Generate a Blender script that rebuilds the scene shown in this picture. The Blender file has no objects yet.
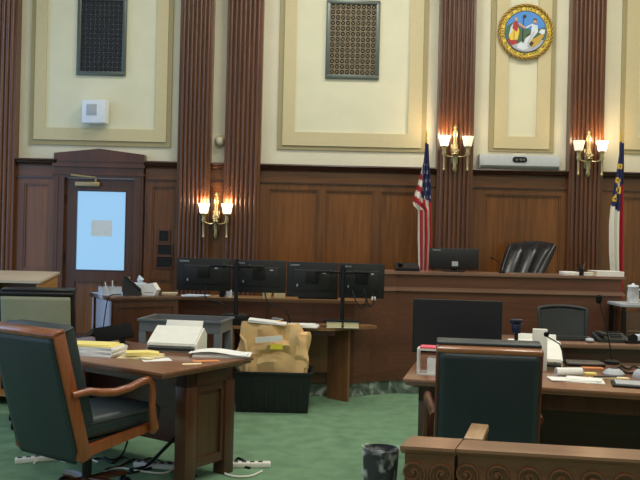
import bpy, bmesh, math, random
from math import sin, cos, pi, radians as R
from mathutils import Vector, Matrix, noise
random.seed(7)
S = bpy.context.scene
COL = S.collection
# ------------------------------------------------------------------ camera
H, F, ROLL = 1.55, 800.0, R(1.35)
cam = bpy.data.cameras.new('camera'); co = bpy.data.objects.new('camera', cam); COL.objects.link(co)
cam.sensor_width = 36; cam.lens = 36 * F / 640; cam.clip_start = .05; cam.clip_end = 60
co.matrix_world = Matrix.Translation((0, 0, H)) @ Matrix.Rotation(R(90), 4, 'X') @ Matrix.Rotation(ROLL, 4, 'Z')
S.camera = co
S.view_settings.view_transform = 'Standard'; S.view_settings.look = 'None'
S.view_settings.gamma = 1; S.view_settings.exposure = 0.0; S.view_settings.use_curve_mapping = False

def _t(px, py):
    dx, dy = px - 320, 240 - py
    return dx * cos(ROLL) - dy * sin(ROLL), dx * sin(ROLL) + dy * cos(ROLL)
def at(px, py, Y):                      # measured point at distance Y
    a, b = _t(px, py); return Vector((a * Y / F, Y, H + b * Y / F))
def on(px, py, z):                      # measured point on a level surface of height z
    a, b = _t(px, py); Y = F * (H - z) / -b; return Vector((a * Y / F, Y, z))

# ------------------------------------------------------------------ materials
def lin(c): return tuple(((v / 255) / 12.92 if v / 255 <= .04045 else ((v / 255 + .055) / 1.055) ** 2.4) for v in c) + (1,)
M = {}
def mat(name, c, rough=.5, metal=0, emit=0, coat=0, alpha=1, trans=0, var=.0, vscale=20, bump=0, bscale=200, spec=.5):
    m = bpy.data.materials.new(name); m.use_nodes = True; nt = m.node_tree; b = nt.nodes['Principled BSDF']
    col = lin(c)
    b.inputs['Base Color'].default_value = col
    b.inputs['Roughness'].default_value = rough; b.inputs['Metallic'].default_value = metal
    b.inputs['Coat Weight'].default_value = coat; b.inputs['Coat Roughness'].default_value = .15
    b.inputs['Specular IOR Level'].default_value = spec
    b.inputs['Alpha'].default_value = alpha; b.inputs['Transmission Weight'].default_value = trans
    if emit:
        b.inputs['Emission Color'].default_value = col; b.inputs['Emission Strength'].default_value = emit
    tc = nt.nodes.new('ShaderNodeTexCoord')
    if not emit:
        n = nt.nodes.new('ShaderNodeTexNoise'); n.inputs['Scale'].default_value = vscale; n.inputs['Detail'].default_value = 4
        nt.links.new(tc.outputs['Object'], n.inputs['Vector'])
        r = nt.nodes.new('ShaderNodeValToRGB'); v = var or .04
        r.color_ramp.elements[0].position = .3; r.color_ramp.elements[1].position = .7
        r.color_ramp.elements[0].color = tuple(x * (1 - v) for x in col[:3]) + (1,)
        r.color_ramp.elements[1].color = tuple(min(1, x * (1 + v)) for x in col[:3]) + (1,)
        nt.links.new(n.outputs['Fac'], r.inputs['Fac']); nt.links.new(r.outputs['Color'], b.inputs['Base Color'])
    if bump:
        n2 = nt.nodes.new('ShaderNodeTexNoise'); n2.inputs['Scale'].default_value = bscale; n2.inputs['Detail'].default_value = 3
        nt.links.new(tc.outputs['Object'], n2.inputs['Vector'])
        bp = nt.nodes.new('ShaderNodeBump'); bp.inputs['Strength'].default_value = bump; bp.inputs['Distance'].default_value = .01
        nt.links.new(n2.outputs['Fac'], bp.inputs['Height']); nt.links.new(bp.outputs['Normal'], b.inputs['Normal'])
    M[name] = m; return m
def wood(name, c1, c2, grain='Z', rough=.35, coat=.3, sc=6, spec=.5):
    m = bpy.data.materials.new(name); m.use_nodes = True; nt = m.node_tree; b = nt.nodes['Principled BSDF']
    tc = nt.nodes.new('ShaderNodeTexCoord'); mp = nt.nodes.new('ShaderNodeMapping')
    s = {'X': (.06, 1, 1), 'Y': (1, .06, 1), 'Z': (1, 1, .06)}[grain]
    mp.inputs['Scale'].default_value = tuple(v * sc for v in s)
    n = nt.nodes.new('ShaderNodeTexNoise'); n.inputs['Scale'].default_value = 4; n.inputs['Detail'].default_value = 8; n.inputs['Distortion'].default_value = .6
    n3 = nt.nodes.new('ShaderNodeTexNoise'); n3.inputs['Scale'].default_value = .35; n3.inputs['Detail'].default_value = 2
    r = nt.nodes.new('ShaderNodeValToRGB'); r.color_ramp.elements[0].position = .32; r.color_ramp.elements[1].position = .68
    r.color_ramp.elements[0].color = lin(c1); r.color_ramp.elements[1].color = lin(c2)
    ad = nt.nodes.new('ShaderNodeMath'); ad.operation = 'MULTIPLY_ADD'; ad.inputs[1].default_value = .5
    ml = nt.nodes.new('ShaderNodeMath'); ml.operation = 'MULTIPLY'; ml.inputs[1].default_value = .5
    L = nt.links.new
    L(tc.outputs['Object'], mp.inputs['Vector']); L(mp.outputs['Vector'], n.inputs['Vector']); L(mp.outputs['Vector'], n3.inputs['Vector'])
    L(n3.outputs['Fac'], ml.inputs[0]); L(n.outputs['Fac'], ad.inputs[0]); L(ml.outputs[0], ad.inputs[2])
    L(ad.outputs[0], r.inputs['Fac']); L(r.outputs['Color'], b.inputs['Base Color'])
    b.inputs['Roughness'].default_value = rough; b.inputs['Coat Weight'].default_value = coat; b.inputs['Coat Roughness'].default_value = .2
    b.inputs['Specular IOR Level'].default_value = spec
    M[name] = m; return m
wood('wain', (74, 41, 19), (122, 74, 35), rough=.32); wood('wain_h', (74, 41, 19), (118, 72, 34), 'X')
wood('wain_panel', (82, 45, 17), (136, 82, 36), rough=.3)
wood('cornice', (46, 24, 17), (68, 36, 24), 'X', .25, .5)
wood('pilaster', (63, 34, 18), (110, 66, 38), 'Z', .32, .3)
wood('door_wood', (64, 35, 19), (94, 53, 30), 'Z', .35, .3)
wood('bench', (84, 50, 35), (114, 70, 50), 'X', .45, .15, 8); wood('bench_v', (74, 44, 30), (102, 62, 44), 'Z', .4, .15)
wood('ledge', (116, 84, 68), (146, 110, 90), 'X', .35, .3)
wood('desk', (54, 31, 20), (88, 51, 32), 'Z', .35, .3); wood('desk_top', (112, 72, 48), (150, 102, 74), 'X', .3, .5)
wood('desk_panel', (58, 40, 24), (88, 62, 38), 'Z', .4, .2)
wood('dark_red', (56, 24, 18), (84, 38, 28), 'X', .35, .3)
wood('chair_wood', (108, 54, 24), (150, 82, 42), 'Z', .3, .5, 10); wood('chair_wood_dark', (66, 34, 20), (96, 52, 32), 'Z', .3, .4, 10)
wood('top_wood_sheen', (120, 74, 44), (160, 106, 70), 'X', .3, .5)  # chair top strip: gloss highlight painted in as lighter wood
wood('lectern', (146, 104, 60), (186, 140, 88), 'Y', .35, .3); wood('lectern_top', (186, 168, 145), (212, 196, 172), 'X', .3, .4)
wood('side_wood', (62, 36, 25), (92, 56, 38), 'Z', .18, 1.0)
wood('table_wood', (100, 66, 40), (140, 96, 60), 'Z', .4, .2); wood('table_top', (126, 90, 58), (160, 118, 80), 'X', .35, .3)
wood('rail', (92, 54, 34), (128, 80, 52), 'X', .35, .4); wood('rail_top_sheen', (112, 76, 56), (146, 104, 80), 'X', .3, .5)  # rail top: specular highlight over the brown painted in as paler wood
wood('gate', (150, 116, 84), (180, 144, 106), 'Y', .35, .4)
mat('plaster', (222, 216, 192), .75, var=.035, vscale=3, bump=.25, bscale=60)
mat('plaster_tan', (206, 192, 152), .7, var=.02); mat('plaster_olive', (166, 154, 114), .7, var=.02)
mat('plaster_pale', (222, 218, 190), .75, var=.03, vscale=4, bump=.15, bscale=60)
mat('ceiling', (230, 225, 205), .8)
mat('carpet', (113, 145, 114), .95, var=.16, vscale=7, bump=.5, bscale=300, spec=.1)
mat('leather_green', (34, 46, 51), .42, bump=.08, bscale=400, var=.06)
mat('leather_olive', (146, 148, 126), .5, bump=.08, bscale=400)
mat('leather_black', (20, 22, 28), .28, bump=.15, bscale=60)
mat('piping', (18, 30, 30), .5)
mat('black', (12, 12, 14), .5, spec=.35); mat('black_matte', (12, 12, 13), .75, spec=.15); mat('monitor_back', (15, 16, 19), .55)
mat('screen', (34, 36, 42), .3, spec=.4); mat('dark_grey', (38, 40, 41), .55); mat('mesh_grey', (52, 55, 55), .8)
mat('grey_plastic', (112, 114, 118), .5); mat('cart_grey', (104, 106, 108), .45)
mat('bin', (20, 24, 28), .45)
mat('white_plastic', (226, 224, 214), .45); mat('cool_white', (225, 230, 238), .4); mat('bar_grey', (188, 192, 196), .45); mat('light_grey', (172, 176, 180), .5)
mat('paper', (232, 230, 224), .85); mat('paper_cream', (228, 212, 168), .85); mat('paper_yellow', (236, 218, 130), .85)
mat('paper_blue', (200, 212, 226), .85); mat('paper_orange', (214, 138, 84), .85); mat('pink', (226, 96, 112), .7)
mat('sticker_yellow', (240, 220, 70), .7); mat('red', (190, 50, 40), .6)
mat('kraft', (222, 184, 130), .85, var=.1, vscale=9)
mat('chrome', (210, 210, 212), .2, 1); mat('steel', (120, 122, 124), .35, .9); mat('brass', (186, 172, 130), .32, .85)
mat('old_metal', (92, 100, 96), .4, .5); mat('lattice_dark', (60, 62, 67), .5, .3); mat('lattice_tan', (120, 108, 86), .5, .3)
mat('grille_back', (14, 14, 15), .8)
mat('closer', (170, 152, 118), .4, .5); mat('gold', (206, 168, 60), .35, .6)
mat('shade_lit', (255, 232, 196), .4, emit=3.2); mat('shade_dim', (250, 232, 205), .4, emit=.75)
pm = mat('pane', (150, 200, 238), .3, emit=.95); pm.node_tree.nodes['Principled BSDF'].inputs['Base Color'].default_value = (.05, .06, .08, 1)
mat('note', (222, 228, 234), .85)
mat('flag_red', (168, 28, 40), .8); mat('flag_white', (226, 220, 206), .8); mat('flag_blue', (32, 40, 84), .8); mat('flag_yellow', (220, 180, 60), .8)
mat('seal_yellow', (232, 200, 70), .5); mat('seal_blue', (70, 140, 215), .5); mat('seal_green', (70, 105, 75), .6)
mat('seal_rope', (120, 88, 42), .5, var=.3, vscale=60); mat('seal_dark', (60, 44, 22), .6); mat('seal_red', (170, 50, 50), .6)
mat('seal_white', (214, 220, 230), .6); mat('seal_grey', (176, 180, 184), .6); mat('seal_gold', (196, 158, 60), .5); mat('skin', (206, 160, 124), .6)
mat('beige', (206, 196, 164), .5)
mat('navy_plastic', (24, 32, 60), .4)
mat('rubber', (22, 22, 22), .7)
mat('logo', (190, 194, 198), .5)
def glassy(name, c, fac, rough=.1, k=(.35, .7, .6, 1.4), sc=9):
    m = bpy.data.materials.new(name); m.use_nodes = True; nt = m.node_tree
    b = nt.nodes['Principled BSDF']; b.inputs['Base Color'].default_value = lin(c); b.inputs['Roughness'].default_value = rough
    t = nt.nodes.new('ShaderNodeBsdfTransparent'); x = nt.nodes.new('ShaderNodeMixShader')
    tc = nt.nodes.new('ShaderNodeTexCoord'); n = nt.nodes.new('ShaderNodeTexNoise'); n.inputs['Scale'].default_value = sc
    r = nt.nodes.new('ShaderNodeMapRange'); r.inputs[1].default_value = k[0]; r.inputs[2].default_value = k[1]
    r.inputs[3].default_value = fac * k[2]; r.inputs[4].default_value = min(1, fac * k[3])
    L = nt.links.new; L(tc.outputs['Object'], n.inputs['Vector']); L(n.outputs['Fac'], r.inputs[0]); L(r.outputs[0], x.inputs[0])
    L(t.outputs[0], x.inputs[1]); L(b.outputs[0], x.inputs[2]); L(x.outputs[0], nt.nodes['Material Output'].inputs['Surface']); M[name] = m
glassy('liner', (236, 240, 240), .3, .12, (.5, .74, .15, 2.0), 16); glassy('clear_plastic', (205, 215, 228), .45, .1); glassy('jug', (226, 226, 230), .7, .15)  # liner: white glints put in as streaks of opacity
# veined marble for the bench foot
def marble():
    m = bpy.data.materials.new('marble'); m.use_nodes = True; nt = m.node_tree; b = nt.nodes['Principled BSDF']
    tc = nt.nodes.new('ShaderNodeTexCoord'); n = nt.nodes.new('ShaderNodeTexNoise'); n.inputs['Scale'].default_value = 5; n.inputs['Detail'].default_value = 9; n.inputs['Distortion'].default_value = 1.6
    r = nt.nodes.new('ShaderNodeValToRGB'); e = r.color_ramp.elements
    e[0].position = .4; e[0].color = lin((78, 88, 84)); e[1].position = .68; e[1].color = lin((205, 208, 200))
    q = e.new(.54); q.color = lin((116, 126, 120))
    L = nt.links.new; L(tc.outputs['Object'], n.inputs['Vector']); L(n.outputs['Fac'], r.inputs['Fac']); L(r.outputs['Color'], b.inputs['Base Color'])
    b.inputs['Roughness'].default_value = .25; M['marble'] = m
marble()

# ------------------------------------------------------------------ mesh helpers
class MB:
    def __init__(self, T=None): self.bm = bmesh.new(); self.k = 0; self.T = T or Matrix.Identity(4)
    def _x(self, vs, m): bmesh.ops.transform(self.bm, matrix=self.T @ m, verts=vs)
    def box(self, c, s, r=0, seg=2, rot=None, mi=0):
        self.k += 1; e_ = .00022 * (self.k % 7); s = tuple(q + e_ for q in s)      # crossing boxes never share a plane
        g = bmesh.ops.create_cube(self.bm, size=1); vs = g['verts']
        bmesh.ops.scale(self.bm, vec=s, verts=vs)
        if r > 0:
            es = list({e for v in vs for e in v.link_edges})
            o = bmesh.ops.bevel(self.bm, geom=es, offset=min(r, min(s) * .49), segments=seg, affect='EDGES', profile=.5)
            vs = list({v for f in o['faces'] for v in f.verts} | {v for v in vs if v.is_valid})
            seen = set(vs); st = list(vs)
            while st:
                v = st.pop()
                for e in v.link_edges:
                    w = e.other_vert(v)
                    if w not in seen: seen.add(w); st.append(w)
            vs = list(seen)
        if mi:
            for f in {f for v in vs for f in v.link_faces}: f.material_index = mi
        self._x(vs, Matrix.Translation(c) @ (rot.to_4x4() if rot else Matrix.Identity(4))); return self
    def b2(self, x0, x1, y0, y1, z0, z1, r=0, mi=0, seg=2):
        return self.box(((x0 + x1) / 2, (y0 + y1) / 2, (z0 + z1) / 2), (abs(x1 - x0), abs(y1 - y0), abs(z1 - z0)), r, seg, None, mi)
    def prism(self, pts, d0, d1, ax='Z', mi=0):     # polygon extruded along an axis: Z (x,y), Y (x,z), X (y,z)
        f3 = {'Z': lambda a, b, d: (a, b, d), 'Y': lambda a, b, d: (a, d, b), 'X': lambda a, b, d: (d, a, b)}[ax]
        A = [self.bm.verts.new(f3(a, b, d0)) for a, b in pts]; B = [self.bm.verts.new(f3(a, b, d1)) for a, b in pts]
        fs = [self.bm.faces.new(A), self.bm.faces.new(B)]
        n = len(pts)
        for i in range(n): fs.append(self.bm.faces.new((A[i], A[(i + 1) % n], B[(i + 1) % n], B[i])))
        for f in fs: f.material_index = mi
        bmesh.ops.recalc_face_normals(self.bm, faces=fs)
        self._x(A + B, Matrix.Identity(4)); return self
    def tube(self, path, r, n=8, sq=1.0, mi=0):     # r: number or list; sq: flattening across the second axis
        P = [Vector(p) for p in path]; k = len(P); rs = r if isinstance(r, (list, tuple)) else [r] * k
        rings = []; up = None
        for i in range(k):
            t = (P[min(i + 1, k - 1)] - P[max(i - 1, 0)]).normalized()
            if up is None:
                up = Vector((1, 0, 0)) if abs(t.x) < .9 else Vector((0, 0, 1))
            a = (up - t * up.dot(t)).normalized(); up = a; b = t.cross(a)
            rings.append([self.bm.verts.new(P[i] + (a * cos(2 * pi * j / n) + b * sin(2 * pi * j / n) * sq) * rs[i]) for j in range(n)])
        fs = []
        for i in range(k - 1):
            for j in range(n):
                fs.append(self.bm.faces.new((rings[i][j], rings[i][(j + 1) % n], rings[i + 1][(j + 1) % n], rings[i + 1][j])))
        fs.append(self.bm.faces.new(rings[0])); fs.append(self.bm.faces.new(rings[-1]))
        for f in fs: f.material_index = mi
        bmesh.ops.recalc_face_normals(self.bm, faces=fs)
        self._x([v for q in rings for v in q], Matrix.Identity(4)); return self
    def lathe(self, prof, c=(0, 0, 0), n=20, axis='Z', mi=0, cap=True):
        rings = []
        for r, z in prof:
            rings.append([self.bm.verts.new((r * cos(2 * pi * j / n), r * sin(2 * pi * j / n), z)) for j in range(n)])
        fs = []
        for i in range(len(prof) - 1):
            for j in range(n): fs.append(self.bm.faces.new((rings[i][j], rings[i][(j + 1) % n], rings[i + 1][(j + 1) % n], rings[i + 1][j])))
        if cap: fs += [self.bm.faces.new(rings[0]), self.bm.faces.new(rings[-1])]
        for f in fs: f.material_index = mi
        bmesh.ops.recalc_face_normals(self.bm, faces=fs)
        m = Matrix.Translation(c)
        if axis == 'Y': m = m @ Matrix.Rotation(R(90), 4, 'X')
        if axis == 'X': m = m @ Matrix.Rotation(R(90), 4, 'Y')
        self._x([v for q in rings for v in q], m); return self
    def grid(self, fn, nu, nv, mi=None, wrap=False):
        V = [[self.bm.verts.new(fn(i / nu, j / nv)) for j in range(nv + 1)] for i in range(nu + (0 if wrap else 1))]
        fs = []
        for i in range(nu):
            for j in range(nv):
                i2 = (i + 1) % len(V)
                f = self.bm.faces.new((V[i][j], V[i2][j], V[i2][j + 1], V[i][j + 1])); fs.append(f)
                if mi: f.material_index = mi((i + .5) / nu, (j + .5) / nv)
        self._x([v for q in V for v in q], Matrix.Identity(4)); return self
    def ball(self, c, r, sc=(1, 1, 1), mi=0):
        g = bmesh.ops.create_uvsphere(self.bm, u_segments=14, v_segments=10, radius=r)
        if mi:
            for f in {f for v in g['verts'] for f in v.link_faces}: f.material_index = mi
        bmesh.ops.scale(self.bm, vec=sc, verts=g['verts']); self._x(g['verts'], Matrix.Translation(c)); return self
    def build(self, name, m, parent=None, smooth=35, loc=None, rz=0):
        me = bpy.data.meshes.new(name); self.bm.to_mesh(me); self.bm.free()
        for q in (m if isinstance(m, (list, tuple)) else [m]): me.materials.append(M[q])
        if smooth:
            me.polygons.foreach_set('use_smooth', [True] * len(me.polygons)); me.set_sharp_from_angle(angle=R(smooth))
        o = bpy.data.objects.new(name, me); COL.objects.link(o)
        if parent: o.parent = parent
        if loc is not None: o.location = loc
        o.rotation_euler.z = rz
        return o
def thing(name, label, cat, loc=(0, 0, 0), rz=0, group=None):
    o = bpy.data.objects.new(name, None); o.empty_display_size = .05; COL.objects.link(o)
    o.location = loc; o.rotation_euler.z = rz; return tag(o, label, cat, group)
def tag(o, label, cat, group=None):
    o['label'] = label; o['category'] = cat
    if group: o['group'] = group
    return o
def struct(o): o['kind'] = 'structure'; return o
def copy_tree(o, parent=None):
    c = o.copy(); COL.objects.link(c)
    if parent: c.parent = parent
    for ch in list(o.children): copy_tree(ch, c)
    return c
def solid(o, t, off=0):
    m = o.modifiers.new('thickness', 'SOLIDIFY'); m.thickness = t; m.offset = off; return o
def text_bm(bm, s, size, T, depth=.0015, mi=0):
    cu = bpy.data.curves.new('t', 'FONT'); cu.body = s; cu.size = size; cu.extrude = depth; cu.align_x = 'CENTER'; cu.align_y = 'CENTER'; cu.resolution_u = 2
    o = bpy.data.objects.new('t', cu); COL.objects.link(o); bpy.context.view_layer.update()
    me = o.to_mesh(); n0 = len(bm.verts); bm.from_mesh(me); bm.verts.ensure_lookup_table()
    vs = bm.verts[n0:]; bmesh.ops.transform(bm, matrix=T, verts=vs)
    o.to_mesh_clear(); bpy.data.objects.remove(o); bpy.data.curves.remove(cu)
FACE = Matrix.Rotation(R(90), 4, 'X')          # text in the x,z plane facing -y

# ------------------------------------------------------------------ room shell
WY = 10.2; XL, XR, YB, ZC = -5.2, 5.6, -4.0, 6.2
struct(MB().b2(XL - .2, XR + .2, YB - .2, WY + .3, -.1, 0).build('floor', 'carpet', smooth=0))
struct(MB().b2(XL - .2, XR + .2, YB - .2, WY + .3, ZC, ZC + .1).build('ceiling', 'ceiling', smooth=0))
# door opening in the far wall
DX0, DX1, DZ = -3.25, -2.345, 2.27
w = MB(); w.b2(XL, DX0, WY, WY + .15, 0, ZC); w.b2(DX1, XR, WY, WY + .15, 0, ZC); w.b2(DX0, DX1, WY, WY + .15, DZ, ZC)
struct(w.build('wall_far', 'plaster', smooth=0))
struct(MB().b2(XR, XR + .15, YB, WY, 0, ZC).build('wall_right', 'plaster', smooth=0))
struct(MB().b2(XL, XR, YB - .15, YB, 0, ZC).build('wall_near', 'plaster', smooth=0))
wins = [(-2.2, -.2), (1.6, 3.6), (5.2, 6.9), (8.1, 10.05)]
w = MB(); prev = YB
for a, b in wins:
    w.b2(XL - .15, XL, prev, a, 0, ZC); w.b2(XL - .15, XL, a, b, 0, .12); w.b2(XL - .15, XL, a, b, 4.9, ZC); prev = b
w.b2(XL - .15, XL, prev, WY, 0, ZC); struct(w.build('wall_left', 'plaster', smooth=0))
for i, (a, b) in enumerate(wins):
    f = MB()
    for y in (a + .03, (a + b) / 2, b - .03): f.b2(XL - .12, XL - .04, y - .03, y + .03, .12, 4.9)
    for z in (.15, 1.3, 2.5, 3.7, 4.87): f.b2(XL - .12, XL - .04, a, b, z - .03, z + .03)
    struct(f.build('window_%d' % (i + 1), 'wain', smooth=0))

# plaster panel mouldings: outer olive band, inner tan band, pale field
s_w = F / WY
def panel(n, L, Rr, bot, top=5.6, full=True):
    # L, Rr: pixel columns (outer, mid, inner), bot: pixel rows (outer, mid, inner)
    def X(px, py): return at(px, py, WY).x
    zb = [at((L[0] + Rr[0]) / 2, b, WY).z for b in bot]
    xl = [X(p, 70) for p in L]; xr = [X(p, 70) for p in Rr]
    zt = [top, top - .06, top - .2]
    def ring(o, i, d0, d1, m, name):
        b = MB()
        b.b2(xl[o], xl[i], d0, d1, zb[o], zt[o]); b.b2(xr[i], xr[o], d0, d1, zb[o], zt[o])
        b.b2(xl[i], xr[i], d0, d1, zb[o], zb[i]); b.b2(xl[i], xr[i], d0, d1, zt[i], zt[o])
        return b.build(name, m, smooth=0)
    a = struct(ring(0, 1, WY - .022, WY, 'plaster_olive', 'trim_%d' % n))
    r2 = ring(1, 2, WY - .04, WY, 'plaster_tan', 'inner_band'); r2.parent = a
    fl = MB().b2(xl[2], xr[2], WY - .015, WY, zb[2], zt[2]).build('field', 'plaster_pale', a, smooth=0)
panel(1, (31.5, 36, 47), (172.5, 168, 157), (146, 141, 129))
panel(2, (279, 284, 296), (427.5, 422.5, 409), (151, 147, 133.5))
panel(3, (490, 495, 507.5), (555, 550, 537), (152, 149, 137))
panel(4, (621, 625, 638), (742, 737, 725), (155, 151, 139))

# reeded pilasters
def pilaster(n, x0, x1, dep=.15, reeds=7):
    m = MB(); W = x1 - x0; y = WY - dep; e = W * .06
    pts = [(x0, WY), (x0, y), (x0 + e, y)]
    rw = (W - 2 * e) / reeds
    for k in range(reeds):
        c = x0 + e + rw * (k + .5)
        for j in range(7):
            a = pi - pi * j / 6; pts.append((c + cos(a) * rw * .43, y - sin(a) * .028))
    pts += [(x1 - e, y), (x1, y), (x1, WY)]
    m.prism(pts, .22, ZC - .05, 'Z')
    o = struct(m.build('trim_%d' % n, 'pilaster', smooth=40))
    MB().b2(x0 - .02, x1 + .02, y - .04, WY, 0, .22, .008).build('plinth', 'wain_h', o)
PIL = [(-4.32, -3.864), (-1.817, -1.402), (-1.226, -.774), (1.449, 1.90), (3.107, 3.534)]
for i, (a, b) in enumerate(PIL): pilaster(5 + i, a, b)

# wainscot: cornice, frieze, stiles and rails, raised panels between the pilasters
ZT = 2.494
def wainscot(n, x0, x1, stiles, d=.07):
    y = WY
    o = MB()
    # stiles + rails
    o.b2(x0, x1, y - d, y, 2.18, 2.25); o.b2(x0, x1, y - d, y, .25, .42); o.b2(x0, x1, y - d + .005, y, 1.0, 1.1)
    for a, b in stiles: o.b2(a, b, y - d, y, .42, 2.18)
    root = struct(o.build('trim_%d' % n, 'wain', smooth=0))
    MB().b2(x0, x1, y - d + .03, y, .25, 2.2).build('panel', 'wain_panel', root, smooth=0)
    m = MB()
    for (a, b), (c, e) in zip(stiles[:-1], stiles[1:]):
        for z0, z1 in ((.42, 1.0), (1.1, 2.18)):
            for q in ((b, b + .02, z0, z1), (c - .02, c, z0, z1), (b, c, z0, z0 + .02), (b, c, z1 - .02, z1)): m.b2(q[0], q[1], y - d + .012, y - d + .03, q[2], q[3])
    if len(stiles) > 1: m.build('panel_moulding', 'wain', root, smooth=0)
    MB().b2(x0, x1, y - d, y, 2.25, 2.41).build('frieze', 'wain_h', root, smooth=0)
    prof = [(y, ZT), (y - .15, ZT), (y - .155, ZT - .018), (y - .13, ZT - .03), (y - .12, ZT - .05), (y - .09, ZT - .07), (y - .085, ZT - .085), (y, ZT - .085)]
    c = MB().prism(prof, x0, x1, 'X'); c.prism([(y, 2.27), (y - .085, 2.27), (y - .085, 2.25), (y, 2.235)], x0, x1, 'X'); c.build('cornice', 'cornice', root, smooth=0)
    MB().b2(x0, x1, y - d - .02, y, 0, .25).build('base', 'cornice', root, smooth=0)
def xs(*p): return [at(q, 220, WY - .05).x for q in p]
a = xs(14, 24, 49, 57); wainscot(10, -3.864, a[3], [(-3.864, a[1]), (a[2], a[3])])
a = xs(145, 152, 176, 180); wainscot(11, a[0], -1.817, [(a[0], a[1]), (a[2], -1.817)])
wainscot(12, -1.402, -1.226, [(-1.402, -1.395), (-1.235, -1.226)])
a = xs(268, 318, 325, 373, 380, 428); wainscot(13, -.774, 1.449, [(-.774, a[0]), (a[1], a[2]), (a[3], a[4]), (a[5], 1.449)])
a = xs(484, 560); wainscot(14, 1.90, 3.107, [(1.90, a[0]), (a[1], 3.107)])
wainscot(15, 3.534, XR, [(3.534, 3.72), (4.6, 4.7), (5.4, XR)])
wainscot(16, XL, -4.32, [(XL, XL + .1), (-4.42, -4.32)])

# door
d = thing('door_1', 'x', 'x', (0, 0, 0)); del d['label']; del d['category']; struct(d)
yd = WY - .03
m = MB()    # casing and pediment
cx0, cx1 = at(57, 200, WY).x, at(145, 200, WY).x
m.b2(cx0, DX0 + .01, WY - .12, WY, 0, DZ); m.b2(DX1 - .01, cx1, WY - .12, WY, 0, DZ)
m.b2(cx0, cx1, WY - .12, WY, DZ, 2.47)
m.b2(cx0 - .02, cx1 + .02, WY - .15, WY, 2.40, 2.44); m.b2(cx0 - .02, cx1 + .02, WY - .14, WY, 2.30, 2.315)
for x in (cx0 + .03, cx1 - .05): m.b2(x, x + .02, WY - .13, WY, 0, DZ)
m.build('casing', 'door_wood', d, smooth=0)
pz = 2.47
MB().prism([(cx0 - .01, pz), (cx1 + .01, pz), (cx1 + .01, pz + .1), ((cx0 + cx1) / 2, pz + .165), (cx0 - .01, pz + .1)], WY - .13, WY, 'Y').build('pediment', 'door_wood', d, smooth=0)
gx0, gx1 = at(76, 230, yd).x, at(126.5, 230, yd).x
gz0, gz1 = at(100, 271, yd).z, at(100, 190.5, yd).z
lx0, lx1 = DX0 + .01, DX1 - .01
m = MB(); y0, y1 = yd - .02, yd + .03
m.b2(lx0, gx0, y0, y1, .02, DZ - .01); m.b2(gx1, lx1, y0, y1, .02, DZ - .01)
m.b2(gx0, gx1, y0, y1, gz1, DZ - .01); m.b2(gx0, gx1, y0, y1, gz0 - .14, gz0); m.b2(gx0, gx1, y0, y1, .02, .3)
m.build('leaf', 'door_wood', d, smooth=0)
MB().b2(gx0, gx1, yd + .005, yd + .03, .3, gz0 - .14).build('lower_panel', 'wain_panel', d, smooth=0)
m = MB()
for q in ((gx0, gx0 + .015, gz0, gz1), (gx1 - .015, gx1, gz0, gz1), (gx0, gx1, gz0, gz0 + .015), (gx0, gx1, gz1 - .015, gz1)): m.b2(q[0], q[1], y0 - .006, yd + .01, q[2], q[3])
m.build('glazing_bead', 'cornice', d, smooth=0)
MB().b2(gx0, gx1, yd, yd + .008, gz0, gz1).build('pane', 'pane', d, smooth=0)
p = at(88, 184, yd - .06)
m = MB().b2(p.x - .16, p.x + .15, y0 - .07, y0, p.z - .03, p.z + .028, .012); m.build('closer_body', 'closer', d)
m = MB().tube([(p.x + .10, y0 - .06, p.z + .085), (p.x - .20, WY - .15, p.z + .105)], .016, 6); m.tube([(p.x + .10, y0 - .05, p.z + .02), (p.x + .10, y0 - .06, p.z + .09)], .012, 6)
m.build('closer_arm', 'closer', d)
for z in (.4, 1.25, 2.0): MB().lathe([(.012, -.06), (.012, .06)], (lx0 + .004, y0 - .008, z), 8).build('hinge', 'black', d)
m = MB().lathe([(.028, 0), (.028, .02), (.012, .03), (.012, .05), (.03, .06), (.03, .085), (.0, .09)], (lx1 - .06, y0, 1.0), 14, 'Y', cap=False); m.build('door_knob', 'brass', d)
q0, q1 = at(91.5, 220, yd), at(112, 236.5, yd)
tag(MB().b2(q0.x, q1.x, yd - .004, yd - .001, q1.z, q0.z).build('paper_notice', 'note', smooth=0), 'small grey paper notice taped to the glass of the door', 'notice')

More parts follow.
